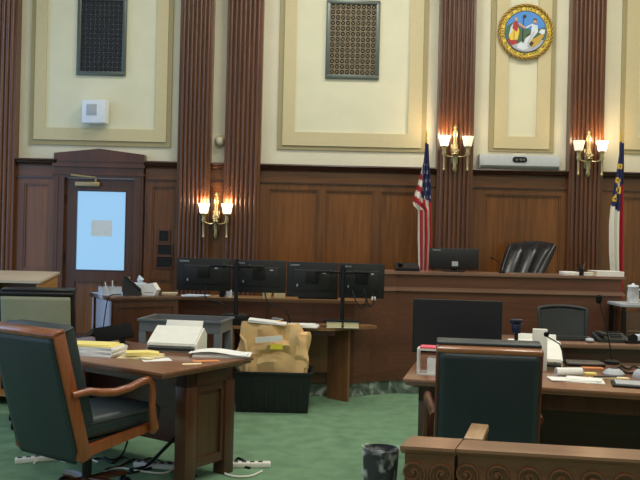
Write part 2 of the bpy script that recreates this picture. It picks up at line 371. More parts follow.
# ------------------------------------------------------------------ things on the far wall
def grille(px0, px1, py1, lat, lab):
    a, b = at(px0, 40, WY).x, at(px1, 40, WY).x; z0 = at((px0 + px1) / 2, py1, WY).z; z1 = z0 + 1.0
    t = thing('vent_grille', lab, 'vent', ((a + b) / 2, WY - .015, z0))
    W = b - a; Hh = z1 - z0; f = .05
    m = MB(); 
    for q in ((-W / 2, -W / 2 + f, 0, Hh), (W / 2 - f, W / 2, 0, Hh), (-W / 2, W / 2, 0, f), (-W / 2, W / 2, Hh - f, Hh)): m.b2(q[0], q[1], -.035, 0, q[2], q[3], .006)
    m.build('frame', 'old_metal', t)
    MB().b2(-W / 2 + .01, W / 2 - .01, -.004, 0, .01, Hh - .01).build('backing', 'grille_back', t, smooth=0)
    l = MB(); n = 9; st = (W - 2 * f) / n; rows = int((Hh - 2 * f) / st)
    stz = (Hh - 2 * f) / rows
    for i in range(n + 1):
        x = -W / 2 + f + i * st; l.b2(x - .006, x + .006, -.02, -.008, f, Hh - f)
    for j in range(rows + 1):
        z = f + j * stz; l.b2(-W / 2 + f, W / 2 - f, -.02, -.008, z - .006, z + .006)
    for i in range(n):
        for j in range(rows):
            x = -W / 2 + f + (i + .5) * st; z = f + (j + .5) * stz
            l.lathe([(.015, 0), (.009, .006)], (x, -.016, z), 6, 'Y')
            for sx in (-1, 1):
                l.box((x, -.014, z), (st * 1.25, .006, .005), rot=Matrix.Rotation(R(45 * sx), 3, 'Y'))
    l.build('lattice', lat, t, smooth=0)
grille(78, 127, 76, 'lattice_dark', 'dark metal vent grille on the plaster above the door')
grille(326, 379.5, 79.5, 'lattice_tan', 'metal vent grille with bronze lattice in the middle plaster panel')

p0, p1 = at(84, 124, WY - .1), at(107, 102, WY - .1)
t = thing('wall_speaker', 'white box speaker mounted on the plaster above the door', 'speaker', ((p0.x + p1.x) / 2 + .02, WY - .012, p0.z), R(-8))
m = MB(); m.box((0, -.10, .15), (.30, .16, .29), .012); m.build('cabinet', 'cool_white', t)
MB().box((-.02, -.183, .17), (.135, .006, .14), .002).build('grille', 'light_grey', t)
MB().box((.02, -.03, .15), (.10, .06, .10)).build('bracket', 'white_plastic', t)
# round bell between pilasters
p = at(220.5, 142, WY)
t = thing('smoke_detector', 'round beige detector dome on the narrow plaster strip between pilasters', 'detector', (p.x, WY, p.z))
MB().lathe([(.07, 0), (.07, .02), (.06, .03)], (0, 0, .03), 20, 'Y').build('base', 'beige', t)
MB().lathe([(.06, .03), (.058, .055), (.04, .08), (.012, .09)], (0, 0, 0), 20, 'Y').build('dome', 'beige', t)
# dark boxes right of the door
for (x0, x1, ya, yb, lab, nm) in ((159.5, 169, 231, 241, 'small dark framed wall panel, topmost of three by the door', 'wall_panel'), (158, 172, 245, 254.5, 'dark framed wall panel, middle of three by the door', 'wall_panel'), (157, 172.5, 257, 267, 'dark framed wall panel, lowest of three by the door', 'wall_panel')):
    a, b = at(x0, yb, WY - .05), at(x1, ya, WY - .05); yy = WY - .0405
    t = thing(nm, lab, 'wall panel', ((a.x + b.x) / 2, yy, a.z), 0, 'wall panels beside the door')
    W, Hh = b.x - a.x, b.z - a.z
    m = MB()
    for q in ((-W / 2 - .015, -W / 2, -.015, Hh + .015), (W / 2, W / 2 + .015, -.015, Hh + .015), (-W / 2, W / 2, -.015, 0), (-W / 2, W / 2, Hh, Hh + .015)): m.b2(q[0], q[1], -.03, 0, q[2], q[3])
    m.build('frame', 'chair_wood_dark', t, smooth=0)
    MB().b2(-W / 2, W / 2, -.02, 0, 0, Hh).build('screen', 'black', t, smooth=0)
# conference camera bar
a, b = at(479, 168, WY - .1), at(559, 154, WY - .1)
t = thing('video_bar', 'long white camera bar resting on the wood cornice under the seal', 'camera', ((a.x + b.x) / 2, WY - .075, ZT))
W = b.x - a.x; Hh = .185
m = MB().prism([(-.06, .012), (.06, .012), (.06, Hh), (-.045, Hh), (-.07, .05)], -W / 2, W / 2, 'X'); m.build('body', 'bar_grey', t, smooth=30)
MB().prism([(-.062, .0), (.06, .0), (.06, .013), (-.045, .04), (-.072, .05), (-.074, .03)], -W / 2 + .01, W / 2 - .01, 'X').build('speaker_strip', 'steel', t, smooth=30)
m = MB(); 
pts = []
for k in range(9): pts.append((.055 + .035 * sin(pi * k / 8), .125 + .035 * cos(pi * k / 8)))
for k in range(9): pts.append((-.055 - .035 * sin(pi * k / 8), .125 - .035 * cos(pi * k / 8)))
m.prism(pts, -.075, -.052, 'Y'); m.build('lens_window', 'black', t)
m = MB(); 
for x in (-.04, .01, .045): m.lathe([(.018, 0), (.014, .006), (.004, .004)], (x, -.075, .125), 12, 'Y')
m.build('lens', 'steel', t)
m = MB().b2(-.08, .08, -.02, .03, Hh, Hh + .02, .006); m.build('mount_tab', 'plaster', t)

# seal
sc = at(525.5, 32, WY - .05); SR = 27.3 * (WY - .05) / F
t = thing('state_seal', 'large round coloured state seal with yellow lettered ring on the wall', 'seal', (sc.x, WY - .041, sc.z))
MB().lathe([(SR * .93, 0), (SR * .93, .02)], n=64, axis='Y').build('disc', 'seal_yellow', t)
MB().b2(-.10, .10, -.005, .026, -.2, .2).build('wall_mount', 'steel', t)
m = MB()
for k in range(72):        # rope rim as twisted strands
    a0 = 2 * pi * k / 72; pth = []
    for j in range(5):
        u = j / 4; aa = a0 + u * 2 * pi / 72 * 2.4; rr = SR * (.925 + .085 * u); pth.append((rr * cos(aa), -.02 - .018 * sin(pi * u), rr * sin(aa)))
    m.tube(pth, .0085, 5, mi=k % 2)
m.lathe([(SR * .92, 0), (SR * .99, .0), (SR * .99, .012), (SR * .92, .02)], n=64, axis='Y', cap=False); m.build('rope_rim', ['seal_rope', 'seal_gold'], t)
def ring_text(s, rad, a_mid, span, size, inward=False):
    n = len(s); k = 0
    for wd_ in s.split(' '):
        mb = MB()
        for ch in wd_:
            u = (k - (n - 1) / 2) / max(1, n - 1) * span; k += 1
            ang = (a_mid - u) if not inward else (a_mid + u)
            T = Matrix.Translation((rad * cos(ang), -.0215, rad * sin(ang))) @ Matrix.Rotation(-(ang - pi / 2) if not inward else -(ang + pi / 2), 4, 'Y') @ FACE
            text_bm(mb.bm, ch, size, T)
        mb.build('lettering', 'seal_dark', t, smooth=0); k += 1
ring_text('THE GREAT SEAL OF THE STATE OF NORTH CAROLINA', SR * .835, pi / 2, R(262), .05)
ring_text('ESSE QUAM VIDERI', SR * .835, -pi / 2, R(78), .05, True)
MB().lathe([(SR * .75, 0), (SR * .75, .023)], n=48, axis='Y').build('sky', 'seal_blue', t)
MB().lathe([(SR * .745, 0), (SR * .745, .0235), (SR * .775, .0235), (SR * .775, 0)], n=48, axis='Y', cap=False).build('inner_ring', 'seal_dark', t)
def rel(name, pts, d, mt):
    mb = MB(); mb.prism([(x * SR, z * SR) for x, z in pts], -.023 - d, -.02, 'Y'); return mb.build(name, mt, t, smooth=0)
def arc(a0, a1, r, n=14): return [(r * cos(R(a0 + (a1 - a0) * k / n)), r * sin(R(a0 + (a1 - a0) * k / n))) for k in range(n + 1)]
rel('hills', arc(165, 375, .73) + [(.5, .12), (.3, .05), (.05, .12), (-.1, .05), (-.25, .2), (-.5, .32)], .002, 'seal_green')
rel('ground', arc(205, 335, .73) + [(.4, -.25), (.1, -.42), (-.3, -.45)], .004, 'seal_grey')
rel('plinth', [(-.68, -.28), (-.36, -.26), (-.3, -.42), (-.5, -.52), (-.6, -.42)], .006, 'seal_red')
rel('robe', [(-.46, .32), (-.3, .26), (-.24, 0), (-.3, -.3), (-.56, -.32), (-.62, -.18), (-.56, .1)], .008, 'seal_yellow')
rel('sash', [(-.46, .34), (-.32, .36), (-.27, .18), (-.34, -.02), (-.5, .12)], .010, 'seal_red')
MB().ball((-.36 * SR, -.028, .44 * SR), .06 * SR, (1, .3, 1.2)).build('head', 'skin', t)
m = MB().tube([(-.09 * SR, -.03, .6 * SR), (-.12 * SR, -.03, -.42 * SR)], .012 * SR, 6); m.ball((-.06 * SR, -.03, .56 * SR), .06 * SR, (1, .3, 1)); m.build('staff', 'seal_dark', t)
rel('arm', [(-.28, .26), (-.06, .1), (.0, .15), (-.26, .33)], .011, 'skin')
rel('seated_robe', [(.22, .28), (.42, .24), (.44, .0), (.28, -.2), (.08, -.5), (-.08, -.5), (-.02, -.25), (.18, -.1)], .008, 'seal_white')
MB().ball((.33 * SR, -.028, .37 * SR), .065 * SR, (1, .3, 1.2)).build('seated_head', 'skin', t)
rel('seated_arm', [(.24, .24), (.0, .1), (-.02, .16), (.24, .3)], .011, 'seal_white')
rel('horn', [(.12, -.46), (.2, -.3), (.42, -.18), (.62, -.02), (.66, -.14), (.5, -.4), (.28, -.56)], .010, 'seal_gold')
rel('horn_mouth', [(.13, -.42), (.22, -.34), (.3, -.42), (.2, -.54)], .012, 'seal_dark')
rel('robe_fold', [(-.46, .0), (-.42, .05), (-.40, -.28), (-.46, -.3)], .0095, 'seal_gold')
rel('mantle', [(-.56, .15), (-.46, .30), (-.5, .0), (-.62, -.16)], .0095, 'seal_white')
rel('skirt_fold', [(.28, .0), (.33, .02), (.1, -.44), (.03, -.46)], .0095, 'seal_grey')
rel('fruit', [(.46, -.02), (.56, .1), (.70, .08), (.68, -.06), (.6, -.1)], .012, 'seal_white')
rel('dark_hill', [(.02, -.12), (.2, -.05), (.2, -.2), (.05, -.3)], .004, 'seal_dark')  # dark patch among the hills of the seal picture
MB().ball((.33 * SR, -.024, .43 * SR), .075 * SR, (1, .3, .8)).build('hair', 'seal_dark', t)
rel('rocks', [(-.3, -.46), (-.15, -.36), (.02, -.45), (.1, -.6), (-.1, -.68), (-.3, -.6)], .006, 'seal_white')

# wall sconces
def make_sconce(lab, loc, dims):
    t = thing('wall_sconce', lab, 'wall lamp', loc, 0, 'brass wall lamps on the pilasters')
    m = MB(); m.lathe([(.01, -.30), (.03, -.26), (.022, -.2), (.035, -.08), (.05, -.02), (.055, .04), (.03, .1), (.024, .22), (.034, .27), (.03, .33), (.01, .36)], (0, -.045, 0), 14)
    m.box((0, -.012, -.02), (.09, .024, .3), .01); m.build('backplate', 'brass', t)
    m = MB()
    for k in range(5): m.ball((.03 * cos(k * 1.25), -.10 + .02 * sin(k), .02 + .025 * sin(k * 1.25)), .022)
    m.lathe([(.018, 0), (.045, .02), (.03, .05)], (0, -.09, -.05), 10); m.build('rosette', 'brass', t)
    MB().lathe([(.012, 0), (.03, .02), (.018, .05), (.004, .07)], (0, -.045, .355), 10).build('finial', 'brass', t)
    for i, sx in enumerate((-1, 1)):
        x = sx * .145
        m = MB(); m.tube([(0, -.08, -.04), (sx * .05, -.11, -.075), (sx * .11, -.12, -.065), (x, -.125, -.02), (x, -.125, .06)], .010, 8)
        m.lathe([(.012, -.29), (.02, -.27), (.012, -.24), (.014, -.06), (.03, -.02), (.02, .02), (.032, .075), (.04, .09)], (x, -.125, 0), 12); m.build('arm', 'brass', t)
        sh = MB().lathe([(.042, .085), (.05, .1), (.06, .17), (.074, .235), (.071, .235), (.056, .17), (.046, .105), (.02, .092)], (x, -.125, 0), 20).build('shade', 'shade_lit' if dims[i] else 'shade_dim', t)
    t.scale = (1, 1, .82); return t
def lamp_pts(loc, dims, e):
    for i, sx in enumerate((-1, 1)):
        l = bpy.data.lights.new('sconce_light', 'POINT'); l.energy = e if dims[i] else e * .3; l.color = (1, .72, .42); l.shadow_soft_size = .05
        o = bpy.data.objects.new('sconce_light', l); COL.objects.link(o); o.location = (loc[0] + sx * .145, loc[1] - .125, loc[2] + .225)
SC = [((-1.314, WY - .085, 1.78), (1, 1), 'brass two arm wall lamp with both shades lit, between the paired left pilasters'),
      ((1.655, WY - .18, 2.68), (1, 0), 'brass two arm wall lamp on the pilaster behind the striped flag'),
      ((3.318, WY - .18, 2.66), (0, 1), 'brass two arm wall lamp on the pilaster right of the seal')]
for loc, dims, lab in SC: make_sconce(lab, loc, dims); lamp_pts(loc, dims, 6)

# ------------------------------------------------------------------ judge's platform, bench, clerk counter
BY = 8.2
bx_r = at(621, 300, BY).x
struct(MB().b2(.9, 4.6, 8.75, 10.07, 0, .32).build('judge_platform', 'carpet', smooth=0))
t = thing('judge_bench', "long tall wooden judge's bench with light top edge and marble foot", 'bench', (2.0, BY, 0))
ox, oy = 2.0, BY
def bp(x, y): return (x - ox, y - oy)
zb = 1.235
xa, xb_ = at(372, 300, 7.95).x, at(396, 300, BY).x
def front(off, y_back):
    return [bp(xa + (off > .01) * -.0, 8.07 - off), bp(xb_ - off * .3, BY - off), bp(bx_r + off, BY - off), bp(bx_r + off, BY + y_back), bp(xa, BY + y_back)]
MB().prism(front(0, .06), .22, zb - .16, 'Z').build('front_panel', 'bench', t, smooth=0)
MB().prism(front(.0, .5), zb - .145, zb - .015, 'Z').build('upper_band', 'bench', t, smooth=0)
MB().prism(front(.035, .55), zb - .015, zb + .01, 'Z').build('top_ledge', 'ledge', t, smooth=0)
m = MB(); m.prism(front(.03, .06), zb - .185, zb - .16, 'Z'); m.prism(front(.018, .06), zb - .16, zb - .145, 'Z'); m.build('moulding', 'ledge', t, smooth=0)
m = MB(); m.prism(front(.03, .06), .135, .17, 'Z'); m.prism(front(.015, .06), .17, .22, 'Z'); m.build('base_rail', 'bench_v', t, smooth=0)
MB().prism(front(.01, .06), 0, .135, 'Z').build('marble_foot', 'marble', t, smooth=0)
m = MB(); m.b2(bx_r - ox - .03, bx_r - ox, .06, .5, .0, zb - .145); m.b2(xa - ox, xa - ox + .03, .06, .5, .0, zb - .145); m.build('end_panel', 'bench_v', t, smooth=0)

t = thing('clerk_counter', 'low wooden clerk counter running behind the row of monitor backs', 'counter', (-.5, 7.95, 0))
cl0 = at(178, 300, 7.95).x
def cf(o): return [(cl0 + .5 - o, -o), (.36 + .5, -o), (xa + .5, 8.07 - 7.95 - o), (xa + .5, .35), (cl0 + .5 - o, .35)]
MB().prism([(a, b) for a, b in cf(0)], .22, .925, 'Z').build('front_panel', 'bench', t, smooth=0)
MB().prism(cf(.025), .925, .955, 'Z').build('ledge', 'table_top', t, smooth=0)
m = MB(); m.prism(cf(.03), .135, .17, 'Z'); m.prism(cf(.015), .17, .22, 'Z'); m.build('base_rail', 'bench_v', t, smooth=0)
MB().prism(cf(.01), 0, .135, 'Z').build('marble_foot', 'marble', t, smooth=0)
for x in (cl0 + .5 + .02, .0, .45): MB().b2(x - .02, x + .02, -.012, 0, .22, .925).build('stile', 'bench_v', t, smooth=0)
cz = .955
# small things on the clerk ledge
def simple(name, lab, cat, loc, builder, mt, rz=0, group=None):
    m = MB(); builder(m); o = m.build(name, mt, loc=loc, rz=rz); return tag(o, lab, cat, group)
def cup(name, px, yt, r, h, mt, lab):
    p = at(px, 296, 8.05); simple(name, lab, 'cup', (p.x, 8.05, cz), lambda m: m.lathe([(r * .8, 0), (r, h), (r * .9, h), (r * .7, .01)], n=16), mt)
cup('paper_cup', 267, 293, .05, .075, 'paper_cream', 'cream paper cup on the clerk ledge left of the white carton')
simple('carton', 'small white carton on the clerk ledge below the second monitor', 'carton', (at(279.5, 296, 8.05).x, 8.05, cz), lambda m: m.box((0, 0, .04), (.11, .09, .08), .008), 'paper_cream')
cup('black_cup', 222, 294, .035, .08, 'black', 'black cup on the clerk ledge under the leftmost monitor')
simple('bottle', 'small pale blue bottle on the clerk ledge beside the left stand pole', 'bottle', (at(229, 296, 8.05).x, 8.05, cz), lambda m: m.lathe([(.03, 0), (.032, .06), (.012, .08), (.012, .1)], n=14), 'paper_blue')
simple('paper_sheets', 'loose bluish sheets on the clerk ledge at its left end', 'papers', (at(194, 299, 8.03).x, 8.03, cz), lambda m: (m.box((0, 0, .004), (.25, .16, .008), rot=Matrix.Rotation(.2, 3, 'Z')), m.box((.03, .01, .011), (.24, .15, .006), rot=Matrix.Rotation(-.15, 3, 'Z'))), 'paper_blue')
simple('keyboard', 'black keyboard lying on the clerk ledge under the third monitor', 'keyboard', (at(318, 299, 8.1).x, 8.12, cz), lambda m: (m.box((0, 0, .012), (.40, .14, .02), .006), [m.box((-.18 + .03 * i, -.045 + .03 * j, .025), (.024, .022, .008)) for i in range(13) for j in range(4)]), 'black')

# judge's things
zj = zb + .01
t = thing('desk_monitor', "black monitor seen from behind on the judge's bench beside the striped flag", 'monitor', (at(454, 260, 8.58).x, 8.58, zj), R(-3))
MB().b2(-.26, .26, -.03, .03, .025, .25, .01).build('back_shell', 'monitor_back', t)
MB().b2(-.025, .04, -.034, -.03, .06, .11).build('label', 'light_grey', t)
MB().b2(-.255, .255, .03, .034, .035, .243).build('screen', 'screen', t)
m = MB(); m.b2(-.11, .11, -.08, .09, 0, .012, .004); m.b2(-.03, .03, -.015, .03, .01, .06); m.build('stand', 'black', t)
m = MB(); bmx = m.bm; text_bm(bmx, 'Lenovo', .028, Matrix.Translation((-.19, -.031, .23)) @ FACE); m.build('logo', 'logo', t, smooth=0)
simple('desk_phone', "flat black phone on the judge's bench left of the flag", 'phone', (at(407, 268, 8.45).x, 8.45, zj), lambda m: (m.prism([(-.09, 0), (.09, 0), (.09, .085), (-.09, .03)], -.125, .125, 'X'), m.box((-.07, .03, .075), (.05, .17, .025), .01)), 'black')
m = MB(); p = at(502, 270, 8.45)
t = thing('microphone', "thin gooseneck microphone on the bench left of the judge's chair", 'microphone', (p.x, 8.45, zj))
MB().lathe([(.035, 0), (.035, .015), (.01, .025)], n=14).build('base', 'black', t)
MB().tube([(0, 0, .02), (-.01, 0, .07), (-.04, 0, .12), (-.09, -.0, .15)], .004, 6).build('neck', 'black', t)
MB().tube([(-.085, 0, .147), (-.125, 0, .165)], .009, 8).build('head', 'black', t)
simple('book', "white book lying flat on the bench left of the pen cup", 'book', (at(569, 273, 8.4).x, 8.4, zj), lambda m: m.box((0, 0, .018), (.15, .2, .036), .004), 'paper')
t = thing('pen_cup', 'black cup full of pens on the judge bench', 'pen cup', (at(580.5, 270, 8.33).x, 8.33, zj))
MB().lathe([(.032, 0), (.036, .07), (.032, .07), (.028, .008)], n=16).build('cup', 'black', t)
for k, (a, b) in enumerate(((-.04, .02), (.03, -.01), (.0, .03), (.05, .02), (-.02, -.02))): MB().tube([(a * .2, b * .2, .02), (a, b, .12 + .01 * (k % 2))], .005, 6).build('pen', ('black', 'navy_plastic', 'black', 'steel', 'black')[k], t)
simple('stapler', 'small pale stapler on the bench between pen cup and binder', 'stapler', (at(588, 273, 8.33).x, 8.33, zj), lambda m: (m.box((0, 0, .008), (.1, .04, .016), .004), m.box((0, 0, .028), (.1, .03, .016), .006)), 'white_plastic')
t = thing('binder', 'white binder lying flat at the right end of the bench', 'binder', (at(606, 273, 8.42).x, 8.44, zj))
m = MB(); m.b2(-.14, .14, -.15, .15, 0, .005); m.b2(-.14, .14, -.15, .15, .045, .05); m.b2(-.14, .14, -.155, -.15, 0, .05); m.build('cover', 'paper', t)
MB().b2(-.135, .135, -.145, .145, .006, .044).build('pages', 'paper_cream', t)

# judge's chair
t = thing('leather_chair', "black channelled leather chair behind the judge's bench", 'chair', (at(521, 273, 9.5).x - .265, 9.2, .32), R(-42))
def jb(side):
    def fn(u, v):
        x = (u - .5) * (.36 + .22 * v); lobe = abs(sin(u * 3 * pi)) ** .6
        z = .42 + v * .86 - .04 * (2 * u - 1) ** 2 * v
        y = .20 + .54 * v + .06 * sin(v * 3.0) * -1
        th = (.05 + .035 * lobe) * (1 - .75 * max(0, v - .9) * 10) * (1 - .6 * max(0, abs(2 * u - 1) - .85) / .15)
        y += .06 * (2 * u - 1) ** 2 * -1
        return (x, y + (-th if side else th * .9), z)
    return fn
m = MB()
n1, n2 = 36, 20
A = [[m.bm.verts.new(jb(1)(i / n1, j / n2)) for j in range(n2 + 1)] for i in range(n1 + 1)]
B = [[m.bm.verts.new(jb(0)(i / n1, j / n2)) for j in range(n2 + 1)] for i in range(n1 + 1)]
for i in range(n1):
    for j in range(n2):
        m.bm.faces.new((A[i][j], A[i + 1][j], A[i + 1][j + 1], A[i][j + 1])); m.bm.faces.new((B[i][j + 1], B[i + 1][j + 1], B[i + 1][j], B[i][j]))
    m.bm.faces.new((A[i][n2], A[i + 1][n2], B[i + 1][n2], B[i][n2])); m.bm.faces.new((B[i][0], B[i + 1][0], A[i + 1][0], A[i][0]))
for j in range(n2):
    m.bm.faces.new((A[0][j], A[0][j + 1], B[0][j + 1], B[0][j])); m.bm.faces.new((A[n1][j + 1], A[n1][j], B[n1][j], B[n1][j + 1]))
bmesh.ops.recalc_face_normals(m.bm, faces=m.bm.faces); m.build('backrest', 'leather_black', t, smooth=60)
for sx in (-1, 1):
    MB().tube([(sx * (.18 + .11 * v), .20 + .54 * v - .06 * sin(3 * v) - .06, .42 + .82 * v) for v in (.08, .3, .55, .8, .97)], [.03, .035, .04, .042, .03], 10).build('side_roll', 'leather_black', t, smooth=60)
MB().box((0, -.05, .46), (.54, .54, .14), .05, 3).build('seat', 'leather_black', t)
for sx in (-1, 1): MB().tube([(sx * .32, .2, .68), (sx * .33, -.1, .69), (sx * .32, -.22, .66), (sx * .3, -.22, .45)], .03, 10).build('armrest', 'leather_black', t)
MB().lathe([(.03, .08), (.03, .4)], n=12).build('column', 'black', t)
for k in range(5):
    a = 2 * pi * k / 5; MB().tube([(0, 0, .1), (.3 * cos(a), .3 * sin(a), .06)], [.03, .02], 8).build('foot', 'black', t)
    MB().lathe([(.03, -.015), (.03, .015)], (.3 * cos(a), .3 * sin(a), .03), 12, 'X').build('caster', 'black', t)

# flags
def flag(lab, tip, base_y, colorfn, mats, shape, fold):
    x0 = at(tip[0], tip[1], base_y)
    bz = .32
    t = thing('flag', lab, 'flag', (x0.x, base_y, bz))
    ht = x0.z - bz
    MB().lathe([(.14, 0), (.14, .03), (.05, .06), (.025, .12)], n=20).build('base', 'brass', t)
    MB().lathe([(.014, .06), (.014, ht - .14)], n=10).build('pole', 'chair_wood_dark', t)
    MB().lathe([(.014, ht - .15), (.016, ht - .12), (.008, ht - .10), (.014, ht - .06), (.002, ht)], n=10).build('finial', 'gold', t)
    zt = ht - .17; m = MB()
    zbot = .62
    def fn(u, v):        # v from top to bottom
        l, r = shape(v)
        z = zt + (zbot - zt) * v
        x = l + (r - l) * u
        y = -.02 + fold * sin(u * 5.2 * pi + v * 1.2) * min(1, .2 + v * 1.5) - .03
        if v > 0: z += .02 * sin(u * 9) * v
        return (x, y, z)
    m.grid(fn, 40, 90, colorfn)
    o = m.build('cloth', mats, t, smooth=60); solid(o, .004)
    return t
def itp(v, k):
    for (a, p), (b, q) in zip(k[:-1], k[1:]):
        if v <= b: return p + (q - p) * (v - a) / (b - a)
    return k[-1][1]
# US flag; v=0 about row 152, v=1 hidden below the bench
def us_shape(v):
    return itp(v, [(0, -.015), (.12, -.03), (.2, -.06), (.38, -.145), (.41, -.135), (.44, -.08), (.62, -.075), (.8, -.06), (1, -.05)]), itp(v, [(0, .02), (.1, .03), (.3, .06), (.5, .075), (.62, .085), (.8, .075), (1, .06)])
def us_col(u, v):
    l, r = us_shape(v); x = l + (r - l) * u
    if v < .13: return 2
    if v < .37 + x * .3 and x > -.042: 
        i, j = int(u * 40 / 5), int(v * 90 / 4)
        if (int(u * 40) % 7 == 3 + (int(v * 90) // 5 % 2) * 2) and int(v * 90) % 5 in (1, 2): return 1
        return 2
    if v < .44 and x < -.03: return (1, 0)[int((v - x * .5) * 22) % 2]
    return (1, 0)[int((u * 5.4 + .3)) % 2]
tipu = (426.5, 130)
flag('striped red and white flag with starred blue corner on a pole behind the bench', tipu, 9.45, us_col, ['flag_red', 'flag_white', 'flag_blue'], us_shape, .035)
def nc_shape(v):
    return itp(v, [(0, -.015), (.2, -.06), (.42, -.115), (.52, -.125), (.7, -.115), (.85, -.09), (1, -.05)]), itp(v, [(0, .018), (.12, .022), (.4, .025), (.8, .035), (1, .035)])
def nc_col(u, v):
    l, r = nc_shape(v); x = l + (r - l) * u
    if v < .40 + .05 * u:
        if x > .0 and v > .27: return 0
        for (cu, cv) in ((.4, .15), (.3, .24), (.5, .30), (.25, .36)):
            dd = ((u - cu) * (r - l) / .03) ** 2 + ((v - cv) * 1.6 / .035) ** 2
            if .1 < dd < 1: return 3
        if abs(u - .45) < .13 and abs(v - .25) < .025: return 1
        return 2
    if u > .68: return 0
    return 1
flag('navy, white and red flag with yellow scrolls at the right end of the bench', (621, 129), 9.35, nc_col, ['flag_red', 'flag_white', 'flag_blue', 'flag_yellow'], nc_shape, .025)

# ------------------------------------------------------------------ monitor table with four monitors
t = thing('work_table', 'light wood table carrying the four monitors before the clerk counter', 'table', (-.2, 7.7, 0))
poly = [(-.86, 7.48), (.12, 7.48), (.575, 7.80), (.50, 7.90), (-.86, 7.90)]
MB().prism([(x + .2, y - 7.7) for x, y in poly], .70, .73, 'Z').build('tabletop', 'table_top', t, smooth=0)
def slab(x0, y0, x1, y1, z0, z1, th, T):
    dx, dy = x1 - x0, y1 - y0; L = math.hypot(dx, dy); nx, ny = -dy / L * th / 2, dx / L * th / 2
    return MB().prism([(x0 + nx - T[0], y0 + ny - T[1]), (x1 + nx - T[0], y1 + ny - T[1]), (x1 - nx - T[0], y1 - ny - T[1]), (x0 - nx - T[0], y0 - ny - T[1])], z0, z1, 'Z')
slab(.11, 7.87, .305, 7.70, 0, .70, .03, (-.2, 7.7)).build('leg', 'table_wood', t, smooth=0)
slab(-.80, 7.87, -.80, 7.53, 0, .70, .03, (-.2, 7.7)).build('leg', 'table_wood', t, smooth=0)
MB().b2(-.57, .30, .16, .18, .25, .70).build('modesty_panel', 'table_wood', t, smooth=0)
MB().b2(-.57, .36, -.19, -.17, .655, .70).build('apron', 'dark_red', t, smooth=0)
TZ = .73
def make_monitor(x0, x1, ytop, Y, rz, lab, Hh=.31):
    a, b = at(x0, ytop, Y), at(x1, ytop, Y); W = abs(b.x - a.x) / cos(rz); z1 = a.z
    t = thing('monitor', lab, 'monitor', ((a.x + b.x) / 2, Y, z1 - Hh), rz, 'monitors seen from behind on the two pole stands')
    m = MB(); m.b2(-W / 2 + .002, W / 2 - .002, -.012, .012, 0, Hh, .004)
    m.build('shell', 'monitor_back', t)
    m = MB(); m.b2(-W * .36, W * .36, -.022, -.012, .06, Hh * .78, .008); m.build('rear_housing', 'monitor_back', t)
    MB().b2(-W / 2 + .008, W / 2 - .008, .012, .014, .012, Hh - .01).build('screen', 'screen', t)
    m = MB(); m.b2(-.06, .06, -.04, -.022, Hh * .42, Hh * .75, .004); m.build('mount_plate', 'black', t)
    m = MB(); m.b2(-W * .36, W * .36, -.0225, -.0215, Hh * .775, Hh * .785); m.build('vent_slot', 'steel', t)
    m = MB(); text_bm(m.bm, 'Lenovo', .03, Matrix.Translation((-W / 2 + .075, -.0125, Hh - .028)) @ FACE); m.build('logo', 'logo', t, smooth=0)
    MB().b2(W * .2, W * .26, -.0225, -.0215, Hh * .68, Hh * .72).build('sticker', 'light_grey', t, smooth=0)
    MB().b2(-W * .3, -W * .28, -.0225, -.0215, Hh * .3, Hh * .37).build('sticker', 'light_grey', t, smooth=0)
    return t
MY = 7.66
make_monitor(177, 231.5, 257.5, MY, R(0), 'black monitor back, leftmost of the four on pole stands')
make_monitor(232.5, 286.5, 259.5, MY, R(0), 'black monitor back, second from left, right of the left pole')
make_monitor(287, 338.5, 261.5, MY, R(0), 'black monitor back, third from left, left of the right pole', .335)
make_monitor(339, 385, 263, MY, R(0), 'black monitor back, rightmost of the four, nearest the bench', .33)
def pole_stand(px, ytop, lab, zbase, boxbase):
    Yp = MY - .11
    p = at(px, 300, Yp); zt = at(px, ytop, Yp).z
    t = thing('monitor_stand', lab, 'stand', (p.x, Yp, zbase), 0, 'pole stands of the monitors')
    if boxbase: MB().b2(-.13, .12, -.05, .15, 0, .10, .01).build('base', 'black', t)
    else: MB().b2(-.18, .18, -.06, .12, 0, .014, .004).build('base', 'black', t)
    h = zt - zbase
    MB().lathe([(.02, .01), (.018, h)], n=12).build('pole', 'black', t)
    MB().lathe([(.03, h - .1), (.03, h - .04)], n=12).build('collar', 'black', t)
    zc = h - .07
    for sx in (-1, 1):
        m = MB(); m.tube([(0, -.0, zc), (sx * .12, -.03, zc + .005), (sx * .25, .055, zc)], .014, 8); m.ball((sx * .12, -.03, zc + .005), .022); m.build('arm', 'black', t)
    return t
pole_stand(236, 259, 'left black pole stand with double arm on a box base', TZ, True)
for px, lab in ((334, 'thick cream book on the table left of the right monitor pole'), (351, 'thick cream book on the table right of the right monitor pole')):
    p = at(px, 321, MY - .07); t = thing('book', lab, 'book', (p.x, MY - .07, TZ), 0, 'thick books under the right monitor stand')
    MB().b2(-.068, .068, -.09, .09, .005, .05).build('pages', 'paper_cream', t)
    m = MB(); m.b2(-.072, .072, -.094, .092, 0, .005); m.b2(-.072, .072, -.094, .092, .05, .055); m.build('cover', 'paper', t)
pole_stand(342.5, 265, 'right black pole stand with double arm standing on two books', TZ + .055, False)
p = on(303, 324.5, TZ)
simple('paper_stack', 'flat stack of white papers on the table behind the paper bag', 'papers', (p.x, 7.52, TZ), lambda m: [m.box((.01 * (k % 2), 0, .006 + k * .008), (.30 - .02 * k, .2, .008), rot=Matrix.Rotation(.12 * (k - 1), 3, 'Z')) for k in range(3)], 'paper')
p = on(273, 322, TZ)
simple('tangled_cable', 'small tangle of pale cable on the monitor table', 'cable', (p.x, 7.62, TZ), lambda m: m.tube([(.06 * cos(k * .9) + .012 * k * .3, .04 * sin(k * .9), .012 + .003 * k) for k in range(20)], .006, 6), 'light_grey')
